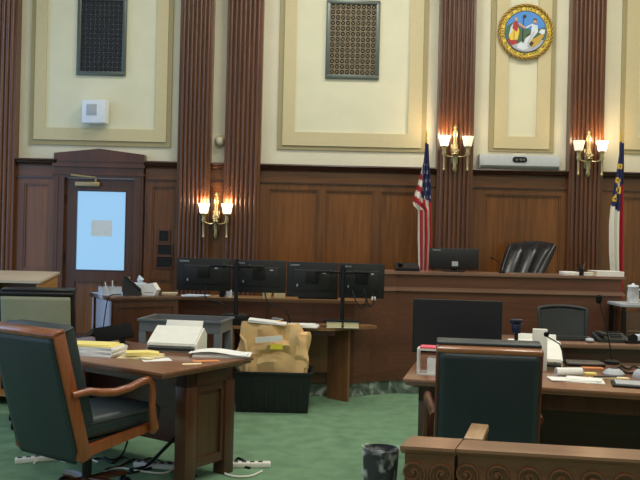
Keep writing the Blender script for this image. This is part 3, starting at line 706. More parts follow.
def cable(name, pts, r, mt, lab, cat='cable'):
    P = [Vector(p) for p in pts]; out = []
    for i in range(len(P) - 1):
        a = P[max(i - 1, 0)]; b = P[i]; c = P[i + 1]; d_ = P[min(i + 2, len(P) - 1)]
        for k in range(6):
            s = k / 6; out.append(.5 * ((2 * b) + (c - a) * s + (2 * a - 5 * b + 4 * c - d_) * s * s + (3 * b - a - 3 * c + d_) * s ** 3))
    out.append(P[-1]); o = MB().tube(out, r, 6).build(name, mt); return tag(o, lab, cat)
def hang(name, pp, lab, mt='black', r=.006): return cable(name, pp, r, mt, lab)
hang('monitor_cable', [at(364, 288, MY - .05), at(366, 300, MY - .08), at(362, 308, MY - .09), at(356, 301, MY - .09), at(352, 290, MY - .05)], 'black cable loop hanging below the rightmost monitor')
pc = hang('monitor_cable', [at(372, 290, MY - .05), at(374, 302, MY - .08), at(369, 306, MY - .09), at(366, 296, MY - .05)], 'short black cable with white plug below the rightmost monitor corner')
hang('monitor_cable', [at(264, 286, MY - .05), at(268, 302, MY - .08), at(284, 309, MY - .09), at(290, 322, MY - .09), on(286, 324, TZ + .006)], 'black cable drooping from the second monitor to the table')
hang('monitor_cable', [at(206, 286, MY - .05), at(206, 298, MY - .08), at(222, 303, MY - .1), at(226, 309, MY - .1), at(226, 311, MY - .11)], 'black cable drooping from the leftmost monitor to the stand base')
q = at(373.5, 299, MY - .06); MB().b2(q.x - .02, q.x + .02, q.y - .012, q.y + .012, q.z - .012, q.z + .022, .005).build('plug', 'white_plastic', pc)

# tote bin with paper bag
p = on(271.5, 413.5, 0); bc = Vector((p.x, p.y + .2, 0))
t = thing('storage_tote', 'black plastic tote on the carpet holding the brown paper bag', 'bin', bc)
def tote(s):
    m = MB(); W0, D0, W1, D1, h, th = .32, .17, .345, .2, .365, .008
    def rr(w, d, z): return [(-w, -d, z), (w, -d, z), (w, d, z), (-w, d, z)]
    rings = [rr(W0, D0, 0), rr(W1, D1, h), rr(W1 - th, D1 - th, h), rr(W0 - th, D0 - th, th)]
    V = [[m.bm.verts.new(c) for c in r] for r in rings]
    for a, b in zip(V[:-1], V[1:]):
        for i in range(4): m.bm.faces.new((a[i], a[(i + 1) % 4], b[(i + 1) % 4], b[i]))
    m.bm.faces.new(V[0]); m.bm.faces.new(V[3]); bmesh.ops.recalc_face_normals(m.bm, faces=m.bm.faces)
    return m
tote(0).build('body', 'bin', t, smooth=0)
m = MB()
for q in ((-.36, .36, -.215, -.199), (-.36, .36, .199, .215), (-.36, -.344, -.2, .2), (.344, .36, -.2, .2)): m.b2(q[0], q[1], q[2], q[3], .345, .368, .004)
m.build('rim', 'bin', t)
m = MB()
for x in (-.25, -.15, -.05, .05, .15, .25): m.prism([(x - .012, .03), (x + .012, .03), (x + .012, .32), (x - .012, .32)], -.195, -.165, 'Y')
m.build('rib', 'bin', t, smooth=0)
def crumple(c, s, amp, seed, taper=.85):
    m = MB(); g = bmesh.ops.create_cube(m.bm, size=1); bmesh.ops.subdivide_edges(m.bm, edges=m.bm.edges, cuts=17, use_grid_fill=True)
    for v in m.bm.verts:
        x, y, z = v.co; k = 1 - .16 * max(0, z - .3) / .2 - .16 * max(0, -.02 - z) / .48
        q = Vector((x * s[0] * k, y * s[1] * k, (z + .5) * s[2]))
        n = noise.noise_vector(q * 4.5 + Vector((seed, 0, 0))) + .35 * noise.noise_vector(q * 11 + Vector((seed, 3, 0)))
        ridge = abs(noise.noise(q * 6 + Vector((0, seed, 0))))
        q += n * amp + Vector((x, y, 0)) * -ridge * amp * 3
        v.co = q + Vector(c)
    return m
t = thing('paper_bag', 'large crumpled brown paper bag standing in the black tote', 'bag', (bc.x + .0, bc.y - .03, .0085))
crumple((-.015, 0, 0), (.61, .25, .765), .05, 4.3).build('bag', 'kraft', t, smooth=22)
crumple((.265, -.01, .30), (.12, .2, .38), .026, 9.0).build('bag_fold', 'kraft', t, smooth=22)
MB().tube([(-.235, -.16, .36), (-.235, -.165, .5), (-.25, -.15, .62), (-.30, -.12, .68)], [.012, .014, .014, .008], 6, .5).build('side_crease', 'kraft', t, smooth=30)
MB().box((.03, -.168, .585), (.11, .006, .045), rot=Matrix.Rotation(.05, 3, 'X')).build('yellow_label', 'sticker_yellow', t)
MB().box((-.04, -.166, .65), (.24, .006, .05), rot=Matrix.Rotation(-.1, 3, 'Y')).build('white_label', 'paper', t)
p = at(270, 324.5, bc.y)
simple('papers_in_bag', 'white sheets sticking out on top of the brown paper bag', 'papers', (p.x, bc.y - .03, .785), lambda m: (m.box((-.02, 0, .008), (.34, .22, .012), rot=Matrix.Rotation(.07, 3, 'Y')), m.box((-.06, -.01, .022), (.26, .2, .008), rot=Matrix.Rotation(.09, 3, 'Y'))), 'paper')

# ------------------------------------------------------------------ left side: lectern, side counter, cart, olive chair
a = at(39, 281, 7.15); zf = a.z; bk = at(57, 272, 7.65)
t = thing('lectern', 'wooden slant-topped lectern at the left edge, open shelf facing the room', 'lectern', (a.x - .33, 7.40, 0))
zn, zf2 = zf, bk.z
MB().prism([(-.24, .0), (.26, 0), (.26, zf2 - .02), (-.24, zn - .02)], .30, .33, 'X').build('side_panel', 'lectern', t, smooth=0)
MB().prism([(-.24, .0), (.26, 0), (.26, zf2 - .02), (-.24, zn - .02)], -.33, -.30, 'X').build('side_panel', 'lectern', t, smooth=0)
MB().prism([(-.26, zn - .022), (-.26, zn), (.27, zf2 + .002), (.27, zf2 - .02)], -.35, .345, 'X').build('top', 'lectern_top', t, smooth=0)
MB().b2(-.30, .30, .23, .26, 0, zf2 - .03).build('front_panel', 'lectern', t, smooth=0)
MB().b2(-.30, .30, -.23, .23, zn - .13, zn - .11).build('shelf', 'lectern', t, smooth=0)
MB().b2(-.30, .30, -.22, .23, .08, .1).build('shelf', 'lectern', t, smooth=0)
lec = t
simple('book', 'white book lying on the shelf inside the lectern', 'book', (a.x - .22, 7.30, zn - .11), lambda m: m.box((0, 0, .0175), (.18, .2, .035), .004), 'paper_cream')

t = thing('side_counter', 'dark wood stand with pale blue-lit end beside the door', 'counter', (-1.73, 7.55, 0), R(33))
cw, cd, ch = .62, .56, 1.0
m = MB(); m.b2(-cw / 2, cw / 2, -cd / 2, cd / 2, .08, ch - .04); m.build('body', 'side_wood', t, smooth=0)
MB().b2(-cw / 2 - .03, cw / 2 + .03, -cd / 2 - .03, cd / 2 + .03, ch - .04, ch, .006).build('top', 'side_wood', t)
MB().b2(-cw / 2 - .012, cw / 2 + .012, -cd / 2 - .012, cd / 2 + .012, 0, .08).build('plinth', 'side_wood', t, smooth=0)
m = MB()
for q in ((-cw / 2, -cw / 2 + .05, .08, ch - .04), (cw / 2 - .05, cw / 2, .08, ch - .04), (-cw / 2, cw / 2, ch - .1, ch - .04), (-cw / 2, cw / 2, .08, .18)): m.b2(q[0], q[1], -cd / 2 - .012, -cd / 2, q[2], q[3])
for y in (-cd / 2, cd / 2 - .05): m.b2(-cw / 2 - .012, -cw / 2, y, y + .05, .08, ch - .04)
m.build('frame', 'side_wood', t, smooth=0)
def onc(px, py): return on(px, py, ch)
p = onc(108, 292)
t = thing('desk_tray', 'clear plastic desk tray with pens on the dark wood stand', 'tray', (-1.925, 7.375, ch), R(33))
m = MB(); m.b2(-.09, .09, -.06, .06, 0, .004)
for q in ((-.09, -.086, -.06, .06), (.086, .09, -.06, .06), (-.09, .09, -.06, -.056), (-.09, .09, .056, .06)): m.b2(q[0], q[1], q[2], q[3], 0, .075)
m.build('box', 'clear_plastic', t, smooth=0)
for k in range(5): MB().tube([(-.06 + .03 * k, .0, .012), (-.075 + .034 * k, .02, .13 - .012 * (k % 3))], .005, 6).build('pen', ('black', 'white_plastic', 'navy_plastic', 'white_plastic', 'black')[k], t)
t = thing('desk_phone', 'dark desk phone tilted up on the stand beside a white carton', 'phone', (-1.73, 7.455, ch), R(95))
t.scale = (.85, .85, 1)
MB().prism([(-.10, 0), (.10, 0), (.10, .13), (.07, .15), (-.10, .02)], -.08, .08, 'X').build('body', 'dark_grey', t, smooth=0)
m = MB(); m.box((-.055, 0, .105), (.045, .22, .035), .012, rot=Matrix.Rotation(R(37), 3, 'X')); m.build('handset', 'black', t)
MB().box((.03, .04, .118), (.06, .04, .004), rot=Matrix.Rotation(R(37), 3, 'X')).build('display', 'light_grey', t)
t = thing('carton', 'white faceted carton on the dark wood stand by the phone', 'carton', (-1.565, 7.47, ch), R(-8))
MB().prism([(-.07, 0), (.05, 0), (.075, .05), (.03, .115), (-.06, .10), (-.08, .05)], -.05, .05, 'Y').build('box', 'paper', t, smooth=0)
MB().b2(-.05, .04, -.0515, -.05, .02, .03).build('fold', 'light_grey', t, smooth=0)
simple('tissue_box', 'pale blue tissue box behind the phone on the dark wood stand', 'tissue box', (-1.72, 7.67, ch), lambda m: (m.box((0, 0, .05), (.11, .11, .10), .006), m.tube([(0, 0, .1), (.01, 0, .13), (-.005, 0, .17)], [.02, .035, .004], 7)), 'paper_blue', R(30))
simple('remote', 'small light remote lying at the right edge of the stand', 'remote', (-1.42, 7.62, ch), lambda m: m.box((0, 0, .01), (.15, .04, .02), .006), 'beige', R(20))
hang('phone_cord', [(-1.80, 7.30, ch + .012), (-1.865, 7.205, ch + .01), (-1.885, 7.14, .96), (-1.92, 7.14, .7), (-1.96, 7.14, .45), (-1.93, 7.13, .02)], 'thin dark cord hanging down the end of the stand', r=.005)

# utility cart
def G(px, py, z): return on(px, py, z)
cz0 = .87
t = thing('utility_cart', 'grey plastic utility cart with open tray top behind the left desk', 'cart', (-1.10, 6.72, 0), R(-7))
def tray(z, name):
    m = MB(); w, d_, h, th = .34, .21, .10, .012
    m.b2(-w, w, -d_, d_, z - h, z - h + th)
    for q in ((-w, -w + th, -d_, d_), (w - th, w, -d_, d_), (-w, w, -d_, -d_ + th), (-w, w, d_ - th, d_)): m.b2(q[0], q[1], q[2], q[3], z - h, z)
    for q in ((-w - .015, -w + th, -d_ - .015, d_ + .015), (w - th, w + .015, -d_ - .015, d_ + .015), (-w, w, -d_ - .015, -d_ + th), (-w, w, d_ - th, d_ + .015)): m.b2(q[0], q[1], q[2], q[3], z - .014, z + .002)
    return m.build(name, 'cart_grey', t, smooth=0)
tray(cz0, 'top_tray'); tray(.30, 'lower_tray')
for sx in (-1, 1):
    for sy in (-1, 1):
        MB().b2(sx * .315 - .03, sx * .315 + .03, sy * .185 - .025, sy * .185 + .025, .3, cz0 - .1, .006).build('post', 'cart_grey', t)
        MB().b2(sx * .31 - .015, sx * .31 + .015, sy * .18 - .045, sy * .18 + .045, .1, .2).build('caster_fork', 'steel', t)
        MB().lathe([(.05, -.014), (.05, .014)], (sx * .31, sy * .18, .05), 16, 'X').build('caster', 'rubber', t)

# executive chairs
def exec_chair(name, lab, loc, rz, leather, wd, wd_top, rear=None, tilt=8.5, roll=.714, grp=None):
    t = thing(name, lab, 'chair', loc, rz, grp); rear = rear or leather
    T = Matrix.Translation((0, -.25, .36)) @ Matrix.Rotation(R(tilt), 4, 'X')
    def rp(u, v):
        k = 1 - .10 * max(0, .14 - v) ** 2 / .0196
        return ((u - .5) * .512 * k, -.040 - .012 * sin(pi * u) * sin(pi * v), -.045 + .725 * v)
    m = MB(T); m.grid(rp, 16, 24); o = m.build('rear_panel', rear, t, smooth=60); solid(o, .012, 0)
    for sx in (-1, 1):
        m = MB(T); m.box((sx * .262, .0, .335), (.026, .075, .75), .008); m.build('back_post', wd, t)
    m = MB(T); m.box((0, .0, -.02), (.50, .05, .03), .006); m.build('lower_crosspiece', wd, t)
    m = MB(T); m.box((0, -.006, .694), (.55, .085, .026), .008); m.build('top_crosspiece', wd_top, t)
    m = MB(T); m.box((0, .08, .37), (.475, .13, .66), .04, 3); m.box((0, .055, roll), (.545, .09, .018), .008, 3); m.build('back_cushion', leather, t)
    m = MB(T); m.tube([(-.205, .142, .08), (-.205, .142, .66), (.205, .142, .66), (.205, .142, .08)], .006, 6); m.build('back_piping', 'piping', t)
    m = MB(); m.box((0, .075, .475), (.475, .60, .125), .045, 3); m.build('seat', leather, t)
    m = MB(); m.tube([(-.235, -.2, .505), (-.235, .36, .505), (.235, .36, .505), (.235, -.2, .505)], .007, 6); m.build('seat_piping', 'piping', t)
    ta = math.tan(R(tilt))
    for sx in (-1, 1):
        x = sx * .278
        x2 = sx * .305; pth = [(x, -.26 - .33 * ta, .695), (x, -.24, .70), (x, -.15, .68), (x, -.05, .668), (sx * .29, .05, .68), (x2, .12, .705), (x2, .17, .71), (x2, .205, .685), (x2, .215, .63), (x2, .213, .55), (x2, .222, .47), (sx * .295, .245, .42), (sx * .285, .235, .385)]
        MB().tube(pth, [.018, .022, .024, .024, .024, .024, .024, .024, .022, .02, .026, .03, .018], 10).build('armrest', wd, t, smooth=60)
        MB().prism([(-.29, .33), (-.235, .34), (.25, .395), (.25, .44), (-.22, .40), (-.30, .44)], sx * .254 - .017, sx * .254 + .017, 'X').build('seat_rail', wd, t, smooth=0)
    MB().b2(-.22, .22, -.2, .26, .375, .415, .01).build('seat_pan', 'black', t)
    MB().lathe([(.05, .37), (.045, .33), (.028, .31), (.028, .11), (.05, .1), (.05, .07)], n=14).build('column', 'black', t)
    for k in range(5):
        a = 2 * pi * k / 5 + .35
        f = MB().tube([(0, 0, .11), (.15 * cos(a), .15 * sin(a), .105), (.31 * cos(a), .31 * sin(a), .08)], [.032, .027, .02], 8, .8).build('base_leg', 'chair_wood_dark', t)
        m = MB(); 
        for q in (-.017, .017): m.lathe([(.028, -.009), (.03, 0), (.028, .009)], (.31 * cos(a) + q * sin(a), .31 * sin(a) - q * cos(a), .03), 14, 'X')
        m.tube([(.31 * cos(a), .31 * sin(a), .03), (.31 * cos(a), .31 * sin(a), .085)], .008, 6); m.build('caster', 'black', t)
    return t
exec_chair('executive_chair', 'green leather armchair with orange wood arms at the left desk', (-1.335, 4.69, 0), R(-33), 'leather_green', 'chair_wood', 'chair_wood', tilt=16, roll=.690)
exec_chair('executive_chair', 'green leather armchair with dark wood frame, its back squarely to the rail', (.885, 4.27, 0), R(-7), 'leather_green', 'chair_wood_dark', 'top_wood_sheen').scale = (.935, .97, .985)
exec_chair('executive_chair', 'olive upholstered armchair back between lectern and green armchair', (-2.20, 6.55, 0), R(3), 'leather_black', 'black', 'black', rear='leather_olive').scale = (1.03, 1, 1.035)

# ------------------------------------------------------------------ desks
def desk(name, lab, loc, rz, L, D, h=.76, fi=.085):
    t = thing(name, lab, 'desk', loc, rz)
    m = MB(); m.b2(-L / 2, L / 2, -D / 2, D / 2, h - .022, h, .006); m.b2(-L / 2 + .012, L / 2 - .012, -D / 2 + .012, D / 2 - .012, h - .04, h - .02, .006); m.build('desktop', 'desk_top', t)
    ins = .085; lw = .095; yf = -D / 2 + fi
    X, Yy = L / 2 - ins, D / 2 - ins
    for y in (yf, Yy - .025): MB().b2(-X, X, y, y + .025, h - .14, h - .04).build('apron', 'desk', t, smooth=0)
    for x in (-X, X - .025): MB().b2(x, x + .025, yf, Yy, h - .14, h - .04).build('apron', 'desk', t, smooth=0)
    m = MB(); m.prism([(-X - .03, yf - .03), (X + .03, yf - .03), (X + .03, Yy + .03), (-X - .03, Yy + .03)], h - .056, h - .04, 'Z'); m.build('cove', 'desk', t, smooth=0)
    for sx in (-1, 1):
        for sy in (-1, 1):
            y0, y1 = (yf, yf + lw) if sy < 0 else (Yy - lw, Yy)
            MB().b2(sx * X - (lw if sx > 0 else 0), sx * X + (0 if sx > 0 else lw), y0, y1, 0, h - .056, .005).build('leg', 'desk', t)
    for sx in (-1, 1):
        x0, x1 = (X - .045, X - .03) if sx > 0 else (-X + .03, -X + .045)
        MB().b2(x0, x1, yf + lw, Yy - lw, .13, h - .14).build('end_panel', 'desk_panel', t, smooth=0)
        m = MB(); e0, e1 = (X - .05, X - .012) if sx > 0 else (-X + .012, -X + .05)
        m.b2(e0, e1, yf + lw, Yy - lw, .10, .155); m.b2(e0, e1, yf + lw, Yy - lw, h - .19, h - .14)
        m.b2(e0, e1, yf + lw, yf + lw + .03, .155, h - .19); m.b2(e0, e1, Yy - lw - .03, Yy - lw, .155, h - .19)
        m.build('end_frame', 'desk', t, smooth=0)
    MB().b2(-X + lw, X - lw, Yy - .05, Yy - .03, .12, h - .14).build('modesty_panel', 'dark_red', t, smooth=0)
    return t
DZ1 = .76
desk('counsel_desk', 'dark wood desk at left with scanner and papers, before the tote', (-1.324, 5.416, 0), R(-33.4), 1.6, .85, fi=.30)
desk('counsel_desk', 'dark wood desk at right behind the rail, holding screen and papers', (1.5225, 4.9375, 0), R(-13), 1.86, 1.05)

def sheet(m, c, s, rz, z, th=.006): m.box((c[0], c[1], z + th / 2), (s[0], s[1], th), rot=Matrix.Rotation(rz, 3, 'Z'))
def scanner(lab, loc, rz):
    t = thing('document_scanner', lab, 'scanner', loc, rz, 'off white document scanners on the desks')
    MB().prism([(-.13, .0), (.13, 0), (.13, .10), (.06, .15), (-.13, .055)], -.175, .175, 'X').build('body', 'white_plastic', t, smooth=0)
    MB().b2(-.165, .165, -.15, -.128, .012, .03, .004).build('output_slot', 'dark_grey', t)
    m = MB(); m.prism([(-.14, .045), (-.135, .062), (.05, .16), (.06, .145)], -.165, .165, 'X'); m.build('lid', 'white_plastic', t, smooth=0)
    m = MB(); m.box((.015, .10, .158), (.27, .012, .08), .005, rot=Matrix.Rotation(R(-30), 3, 'X')); m.build('feed_tray', 'white_plastic', t)
    MB().b2(-.17, .17, -.133, -.13, .034, .037).build('seam', 'grey_plastic', t, smooth=0)
    MB().lathe([(.007, 0), (.007, .004)], (.13, -.1305, .045), 10, 'Y').build('button', 'grey_plastic', t)
    return t
p = on(171, 352, DZ1)
scanner('off white document scanner on the left desk before the cart', (p.x + .02, p.y + .13, DZ1), R(-8))
p = on(549, 368, DZ1)
scanner('off white document scanner on the right desk beside the green chair', (p.x - .07, p.y + .12, DZ1), R(-12))

# left desk clutter
p = on(113, 345, DZ1)
t = thing('laptop', 'small black tilted display on the left desk behind yellow folders', 'display', (p.x + .02, p.y - .02, DZ1), R(20))
T = Matrix.Translation((0, 0, .045)) @ Matrix.Rotation(R(-30), 4, 'X') @ Matrix.Rotation(R(-9), 4, 'Y')
MB(T).box((0, 0, .05), (.27, .018, .115), .005).build('panel', 'black_matte', t)
m = MB(); m.b2(-.07, .09, -.06, .1, 0, .012, .004); m.b2(.03, .07, .0, .03, .01, .07); m.build('stand', 'black', t)
p = on(100, 356, DZ1)
ld = Vector((-1.324, 5.416, 0))
simple('folder_stack', 'thick stack of white papers under a yellow folder on the left desk', 'papers', (p.x - .03, p.y + .06, DZ1), lambda m: [sheet(m, (.004 * (k % 3), .003 * k), (.3, .2), -.15 + .05 * (k % 3), k * .0085, .0085) for k in range(7)], 'paper', R(-8))
simple('folder', 'yellow folder topping the white paper stack on the left desk', 'folder', (p.x - .05, p.y + .08, DZ1 + .0595), lambda m: (sheet(m, (0, 0), (.31, .19), -.08, 0, .006), sheet(m, (-.02, .01), (.29, .18), .05, .006, .006)), 'paper_yellow', R(-8))
p = on(131, 357, DZ1)
simple('legal_pads', 'cream papers fanned on the left desk edge before the scanner', 'papers', (p.x + .07, p.y + .0, DZ1), lambda m: (sheet(m, (-.01, -.02), (.24, .16), .3, 0), sheet(m, (.01, .0), (.24, .16), -.2, .006), sheet(m, (.02, .02), (.2, .14), .15, .012)), 'paper_cream', R(-20))
simple('yellow_pad', 'curled yellow pad on the fanned cream papers', 'notepad', (p.x + .07, p.y + .0, DZ1 + .018), lambda m: m.prism([(-.10, 0), (.10, 0), (.11, .012), (.04, .022), (-.10, .02)], -.06, .06, 'Y'), 'paper_yellow', R(14))
p = on(161, 360, DZ1)
simple('paper_sheet', 'white sheet lying flat between the papers and scanner on left desk', 'paper', (p.x - .03, p.y, DZ1), lambda m: sheet(m, (0, 0), (.18, .13), .4, 0, .002), 'paper')
p = on(212, 354, DZ1)
simple('paper_stack', 'loose white paper bundle on the left desk right of the scanner', 'papers', (p.x + .07, p.y - .07, DZ1), lambda m: (m.grid(lambda u, v: ((u - .5) * .40, (v - .5) * .19, .022 + .010 * sin(u * 5) + .006 * sin(v * 6 + u * 3)), 14, 8), sheet(m, (0, 0), (.36, .17), .08, 0, .012), sheet(m, (.01, .01), (.35, .16), -.06, .012, .008)), 'paper', R(-4))
p = on(206, 361, DZ1)
simple('paper_sheet', 'orange sheet near the front right corner of the left desk', 'paper', (p.x, p.y, DZ1 + .0), lambda m: sheet(m, (0, 0), (.17, .06), .35, 0, .0025), 'paper_orange')
p = on(192, 364, DZ1)
simple('paper_sheet', 'glossy pale sheet beside the orange sheet on the left desk', 'paper', (p.x, p.y, DZ1), lambda m: sheet(m, (0, 0), (.12, .05), .35, 0, .0015), 'paper_cream')

# floor clutter under the left desk
def strip(lab, px, py, rz, n=5):
    p = on(px, py, 0); t = thing('power_strip', lab, 'power strip', (p.x, p.y, 0), rz, 'power strips on the carpet')
    MB().b2(-.16, .16, -.03, .03, 0, .035, .008).build('body', 'white_plastic', t)
    for k in range(n): MB().b2(-.13 + .055 * k - .015, -.13 + .055 * k + .015, -.014, .014, .035, .037).build('socket', 'dark_grey', t)
strip('white power strip on the carpet under the left desk', 157, 468, R(-10)); strip('white power strip behind the green chair back', 40, 461, R(25), 4)
strip('white power strip on the carpet beside the desk leg', 247, 467, R(6))
def fl(px, py, z=.008): return on(px, py, z)
cable('floor_cable', [fl(150, 464), fl(135, 459), fl(120, 466), fl(105, 470), fl(128, 473), fl(150, 468), fl(170, 462), fl(182, 470), fl(196, 476)], .007, 'black', 'black cable looping on the carpet under the left desk')
cable('floor_cable', [fl(100, 474), fl(118, 468), fl(140, 471), fl(165, 473), fl(178, 465)], .006, 'white_plastic', 'white cable lying beside the black loop under the left desk')
cable('floor_cable', [fl(34, 463), fl(50, 456), fl(66, 462), fl(80, 457), fl(98, 462)], .007, 'white_plastic', 'white cable on the carpet behind the green chair back')
cable('floor_cable', [fl(262, 471), fl(250, 476), fl(232, 476), fl(222, 470), fl(236, 462), fl(244, 465)], .007, 'white_plastic', 'white cable loop beside the right desk leg on the carpet')
cable('floor_cable', [at(187, 420, 5.25) , at(180, 432, 5.25), at(165, 448, 5.2), fl(146, 466, .014), fl(130, 470, .012)], .012, 'black', 'thick black cable dropping from the desk leg to the carpet')
cable('floor_cable', [fl(86, 462), fl(100, 458), fl(112, 463), fl(124, 457), fl(136, 463), fl(150, 458), fl(166, 463)], .006, 'black', 'thin black cable winding on the carpet right of the green chair back')
cable('floor_cable', [at(128, 437, 5.7), at(126, 446, 5.7), fl(121, 456), fl(112, 460), fl(104, 457)], .007, 'black', 'black cord dropping behind the seat of the green chair')
cable('floor_cable', [fl(246, 462), fl(238, 458), fl(236, 464), fl(250, 468)], .008, 'black', 'short black cord by the power strip near the desk leg')

# ------------------------------------------------------------------ right desk things
t = thing('desk_screen', 'large dark blank screen standing on the right desk left of the webcam', 'monitor', ((at(457, 330, 5.22)).x, 5.22, DZ1), R(-6))
W = 88 * 5.22 / F; zt = at(457, 300, 5.22).z - DZ1
MB().b2(-W / 2, W / 2, -.012, .02, .07, zt, .005).build('shell', 'black', t)
MB().b2(-W / 2 + .006, W / 2 - .006, -.0145, -.012, .085, zt - .006).build('screen', 'screen', t, smooth=0)
m = MB(); m.b2(-.12, .12, -.06, .1, 0, .012, .004); m.b2(-.025, .025, .02, .045, .01, .2, .005); m.build('stand', 'black', t)
p = at(427, 362, 4.78)
t = thing('tissue_holder', 'white framed box with pink top on the right desk corner', 'box', (p.x + .03, 4.82, DZ1), R(-13))
m = MB(); w_, d_, h_ = .075, .05, .155
for sx in (-1, 1):
    for sy in (-1, 1): m.b2(sx * w_ - .005, sx * w_ + .005, sy * d_ - .005, sy * d_ + .005, 0, h_)
for z in (.005, h_ - .005):
    for sy in (-1, 1): m.b2(-w_, w_, sy * d_ - .005, sy * d_ + .005, z - .005, z + .005)
    for sx in (-1, 1): m.b2(sx * w_ - .005, sx * w_ + .005, -d_, d_, z - .005, z + .005)
m.build('frame', 'white_plastic', t, smooth=0)
MB().b2(-w_ + .01, w_, -d_, d_, h_, h_ + .012, .003).build('pink_top', 'pink', t)
MB().b2(-.02, w_ - .006, -d_ + .006, d_ - .006, .0, .1, .004).build('contents', 'paper', t)
p = at(516.5, 328, 5.0)
t = thing('webcam', 'small dark blue webcam on a stalk right of the large screen', 'webcam', (p.x, 5.0, DZ1), R(-5))
hz = at(516, 322, 5.0).z - DZ1
MB().lathe([(.04, 0), (.04, .012), (.012, .02), (.012, hz - .06)], n=16).build('stand', 'black', t)
MB().b2(-.04, .04, -.02, .02, hz - .01, hz + .018, .01).build('head', 'navy_plastic', t)
MB().b2(-.028, .028, -.018, .018, hz - .07, hz - .01, .008).build('body', 'navy_plastic', t)
MB().lathe([(.012, 0), (.009, .008)], (0, -.02, hz + .004), 12, 'Y').build('lens', 'black', t)
p = at(538.5, 334, 5.32)
simple('small_box', 'tall narrow white box standing beside the right desk scanner', 'box', (at(538, 345, 5.1).x, 5.06, DZ1), lambda m: m.box((0, 0, .13), (.09, .05, .26), .004), 'white_plastic', R(-13))
# gooseneck mic
p = on(612, 364, DZ1); tp = at(599, 299, p.y)
t = thing('microphone', 'tall gooseneck microphone rising from the right desk', 'microphone', (p.x, p.y, DZ1))
MB().lathe([(.05, 0), (.05, .02), (.015, .03)], n=16).build('base', 'black', t)
dx, dz = tp.x - p.x, tp.z - DZ1
MB().tube([(0, 0, .02), (dx * .15, 0, dz * .25), (dx * .5, 0, dz * .6), (dx * .95, 0, dz * .95)], .0045, 6).build('neck', 'black', t)
MB().lathe([(.012, 0), (.02, .01), (.02, .045), (.008, .058)], (dx, 0, dz - .03), 12).build('head', 'black_matte', t)
p = on(562, 377, DZ1)
t = thing('microphone', 'short gooseneck microphone leaning over the right desk scanner', 'microphone', (p.x + .06, p.y + .10, DZ1))
q = at(548.5, 328, p.y)
MB().lathe([(.03, 0), (.03, .01), (.01, .02)], n=14).build('base', 'black', t)
MB().tube([(0, 0, .015), (-.02, -.02, .1), (-.06, -.04, .19), (q.x - p.x - .06, -.06, .24)], .004, 6).build('neck', 'black', t)
MB().ball((q.x - p.x - .06, -.06, .25), .016).build('head', 'black_matte', t)
p = on(565, 376, DZ1)
simple('paper_roll', 'rolled white paper on the right desk beside the scanner', 'paper', (p.x + .02, p.y - .01, DZ1), lambda m: (m.lathe([(.026, -.08), (.027, .08), (.019, .08), (.018, -.08)], (0, 0, .0275), 16, 'X')), 'paper', R(6))
p = on(586, 381.5, DZ1)
simple('paper_sheets', 'white papers spread at the front of the right desk', 'papers', (p.x - .03, p.y + .02, DZ1), lambda m: (sheet(m, (0, 0), (.27, .15), -.25, 0, .004), sheet(m, (-.05, .01), (.25, .13), -.05, .004, .004), sheet(m, (.03, .02), (.2, .12), -.4, .008, .003)), 'paper')
p = on(628, 385.5, DZ1)
t = thing('folder', 'black folder with grey sheets at the right edge of the right desk', 'folder', (p.x + .03, p.y - .01, DZ1), R(-16))
MB().b2(-.12, .15, -.09, .09, 0, .012, .004).build('cover', 'black', t); MB().b2(-.10, .145, -.06, .085, .012, .017).build('sheets', 'light_grey', t)
p = on(611, 374, DZ1)
t = thing('speakerphone', 'grey dome speakerphone on the right desk by the tall microphone', 'phone', (p.x, p.y - .045, DZ1))
MB().lathe([(.062, 0), (.064, .012), (.05, .03), (.028, .042), (.0, .045)], n=22, cap=False).build('body', 'light_grey', t)
MB().lathe([(.024, .0425), (.018, .049), (.0, .05)], n=16, cap=False).build('grille', 'dark_grey', t)
p = on(637, 378, DZ1)
t = thing('speakerphone', 'small grey speakerphone at the right frame edge of the desk', 'phone', (p.x + .02, p.y, DZ1))
MB().lathe([(.045, 0), (.046, .014), (.036, .04), (.016, .055), (.0, .058)], n=20, cap=False).build('body', 'light_grey', t)
MB().lathe([(.014, .0565), (.01, .062), (0, .063)], n=12, cap=False).build('grille', 'dark_grey', t)
p = on(580, 369, DZ1)
t = thing('laptop', 'closed black laptop on the right desk behind the rolled paper', 'laptop', (p.x + .08, p.y + .17, DZ1), R(-4))
MB().b2(-.12, .12, -.08, .08, 0, .014, .004).build('base', 'black', t); MB().b2(-.12, .12, -.08, .08, .014, .024, .004).build('lid', 'steel', t)
p = on(587, 374.5, DZ1)
simple('sticky_notes', 'small yellow note pad on the right desk near the rolled paper', 'notepad', (p.x + .02, p.y + .0, DZ1), lambda m: m.box((0, 0, .006), (.07, .05, .012), .001), 'paper_yellow')
p = on(616, 378, DZ1)
simple('envelope', 'cream envelope on the right desk before the dome speakerphone', 'envelope', (p.x - .03, p.y - .01, DZ1), lambda m: (sheet(m, (0, 0), (.2, .05), -.1, 0, .005)), 'paper_cream')
def fd(px, py): return on(px, py, DZ1 + .007)
cable('desk_cable', [fd(618, 368), fd(622, 366), fd(628, 369), fd(634, 366), fd(640, 371), fd(628, 373), fd(621, 369)], .006, 'black', 'dark cable coiled on the right desk beyond the dome speakerphone')

p = on(600, 378.5, DZ1)
simple('pen', 'black pen lying on the right desk among the white papers', 'pen', (p.x + .02, p.y - .035, DZ1 + .0105), lambda m: m.tube([(-.07, 0, .005), (.07, .01, .005)], .0045, 6), 'black')
p = on(578, 368, DZ1)
simple('envelope', 'orange envelope lying beneath the tall microphone on the right desk', 'envelope', (p.x + .10, p.y + .02, DZ1), lambda m: sheet(m, (0, 0), (.13, .07), .2, 0, .003), 'paper_orange', R(-10))

